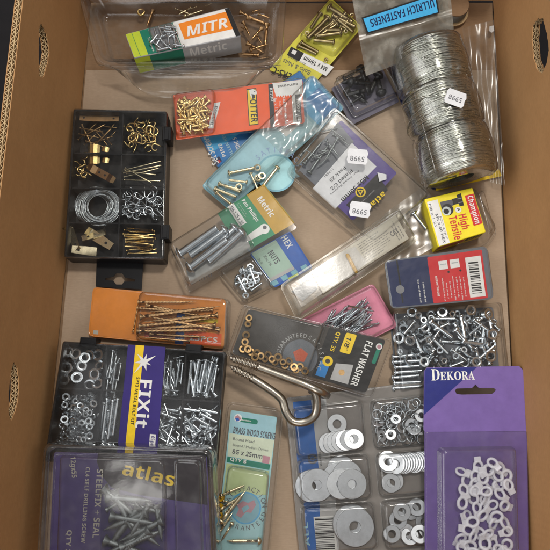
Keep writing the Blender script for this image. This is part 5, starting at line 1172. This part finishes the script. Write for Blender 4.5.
TP(.915, .94, .1, .45, 'teal', .24, 1.5); pk.disc(mb, T(.925, .16), 3.2, 'white', .3); pk.disc(mb, T(.925, .16), 2, 'rose', .36)
pk.disc(mb, T(.645, .60), 5.2, 'logoyellow', .26); pk.disc(mb, T(.645, .60), 2.4, 'char', .32); TP(.60, .665, .62, .88, 'midblue', .22)
pk.patch(mb, [T(.70, .60), T(.81, .55), T(.82, .88), T(.70, .88)], 'greytext', .2); pk.disc(mb, T(.755, .72), 3, 'bronze', .3)
cc = (300, 357); pk.disc(mb, cc, 17.5, 'sealgrey', .2); pk.patch(mb, [(293, 352), (301, 348), (308, 354), (304, 362), (296, 361)], 'redrust', .28)
pk.arc(mb, 'SATISFAC', cc, 21.8, 62, -30, 4.4, 'greytext', .3); pk.arc(mb, 'GUARANTEED', cc, 21.8, 168, 76, 4.2, 'greytext', .3)
pk.part(mb, 'printed_card')
pk.blister('bubble', [T(.02, .0), T(.56, .0), T(.56, 1.0), T(.02, 1.0)], .3, 11, 6, flange=1.5, edge=3); pk.blister('seal', O, -.8, .9, 6, flange=1, edge=.6)
mb = MB(); tube(mb, [(*pk.l(334, 337), 9), (*pk.l(321, 374), 9)], 1.0, 'white', 6) if False else None
g = 'brass washers along the edge of the black card'
for u, v in [(249, 318), (248, 324), (246, 335), (245, 342), (248, 349), (251, 352), (257, 353), (261, 356), (268, 355), (272, 359), (278, 357), (283, 362), (289, 361), (294, 367), (300, 367), (305, 371), (243, 349), (255, 357), (275, 362), (265, 359), (296, 370), (285, 366)]:
    drop('brass_washer', BWASH, pk.w(u, v, 2.5+R.uniform(0, 4)), 'small bronze washer in the line along the edge of the black card', 'washer', g, .5, R.uniform(.9, 1.1))

# ================================================================== two steel screw hooks
def hook(label, pts, r, n_thread):
    """rod through points (mm): threaded start, plain bend"""
    pts = [Vector(p) for p in pts]
    def cr(p0, p1, p2, p3, t): return 0.5*((2*p1)+(p2-p0)*t+(2*p0-5*p1+4*p2-p3)*t*t+(3*p1-p0-3*p2+p3)*t**3)
    q = [pts[0]]+pts+[pts[-1]]; path = []
    for i in range(1, len(q)-2):
        for k in range(14): path.append(cr(q[i-1], q[i], q[i+1], q[i+2], k/14))
    path.append(pts[-1])
    e = link('steel_hook', None, None, m4(Matrix.Translation(pts[0]))); e.empty_display_size = .01; tag(e, label, 'hook', None)
    o0 = pts[0]; d = (pts[1]-pts[0]); Ln = d.length*n_thread; d.normalize(); a = d.orthogonal().normalized(); b = d.cross(a)
    mb = MB(); n = 14; rings = []; K = int(Ln/0.55); pitch = 2.9
    for k in range(K+1):
        x = Ln*k/K; tp = min(1, .25+x/9)
        ring = []
        for i in range(n):
            g_ = 2*math.pi*i/n; ph = (x/pitch-g_/(2*math.pi)) % 1; rr = (r*(.76+.42*max(0, 1-abs(ph-.5)*3.4)))*tp
            ring.append(d*x+a*(math.cos(g_)*rr)+b*(math.sin(g_)*rr))
        rings.append(ring)
    loft(mb, rings, 'hooksteel', True, True, True); mb.build('thread', e)
    mb = MB(); st = d*(Ln-.5); body = [st]+[p-o0 for p in path if (p-o0).dot(d) > Ln+1 or (p-o0-d*(p-o0).dot(d)).length > 6]
    rs = [r]*len(body); rs[-1] = r*.5; rs[-2] = r*.85; rs[-3] = r*.97
    tube(mb, body, rs, 'hooksteel', 16); mb.build('bent_rod', e)
hz = 40
hook('steel screw hook lying in front, its bend curling round over the blue strip', [P(230, 366, 37), P(252, 378, 37), P(272, 391, 37), P(282, 400, 37), P(286, 412, 37), P(293, 421, 37), P(305, 422, 37), P(315, 415, 38), P(317, 402, 40), P(313, 388, 43)], 3.9, .98)
hook('steel screw hook lying behind, its bend standing on edge over the black washer card', [P(229, 357, 40), P(258, 367, 42), P(285, 377, 44), P(304, 384, 46), P(317, 390, 46), P(325, 394, 40), P(326, 395, 32), P(319, 393, 27), P(309, 389, 27)], 3.9, .98)

# ================================================================== purple card of plastic rings (lower right)
pk = Pack('hook_packet', 'large purple hang card with a navy corner and a clear pocket of milky plastic rings', 'packet', [(424, 367, 24), (523, 366, 24), (426, 545, 24)])
mb = MB(); body = [(424, 371), (427, 367.5), (519, 366), (523, 370), (526, 429), (527, 431), (529, 592), (425, 592), (424.6, 431), (423.6, 429)]
slot = [(455, 390.5), (456.5, 388.5), (472, 388), (475.5, 384.5), (479, 388), (494, 388), (496, 390), (494.5, 392), (492, 394), (462, 394.6), (456.5, 394)]
slab(mb, pk.poly(body), [pk.poly(slot)], -.9, 0, 'vio')
pk.patch(mb, [(424.6, 371), (427, 368), (477, 367.2), (424, 415)], 'dnavy', .14); pk.text(mb, serif('D'), (431.5, 380.5), (440, 380.4), 11.5, 'white', .3); pk.text(mb, serif('EKORA'), (440.5, 380.2), (475, 379.6), 8.6, 'white', .3)
pk.patch(mb, [(424.8, 432.5), (527, 431.5), (529, 591), (425.2, 591)], 'vio2', .14)
pk.part(mb, 'printed_card')
pk.blister('front_sheet', [(425.5, 432), (526.5, 431), (529, 592), (426, 592)], .3, 1.2, 2, edge=.5, draft=.2)
pk.blister('pocket', [(437, 447), (515, 446), (519, 590), (438, 590)], 1.2, 12, 6, edge=3.5, draft=1.6)
RING = MB(); n = 22
for ri in range(1): tube(RING, [(5*math.cos(i*2*math.pi/n), 4.2*math.sin(i*2*math.pi/n), 0) for i in range(n)], 1.5, 'nylon', 8, True)
prism(RING, [(4, -3.6), (9.6, -3.2), (9.6, 3.2), (4, 3.6)], -1.2, 1.2, 'nylon', .4); RM = RING.mesh('plastic ring')
pg = [(459, 462), (496, 463), (509, 474), (512, 588), (456, 588), (462, 500)]
for i, (u, v) in enumerate(spread(pg, 64, 7.5)): drop('plastic_ring', RM, pk.w(u, v, 2.5+R.uniform(0, 6)), 'milky white plastic ring in the clear pocket of the purple card', 'ring', 'plastic rings in the purple card pocket', .7, R.uniform(.85, 1.05))
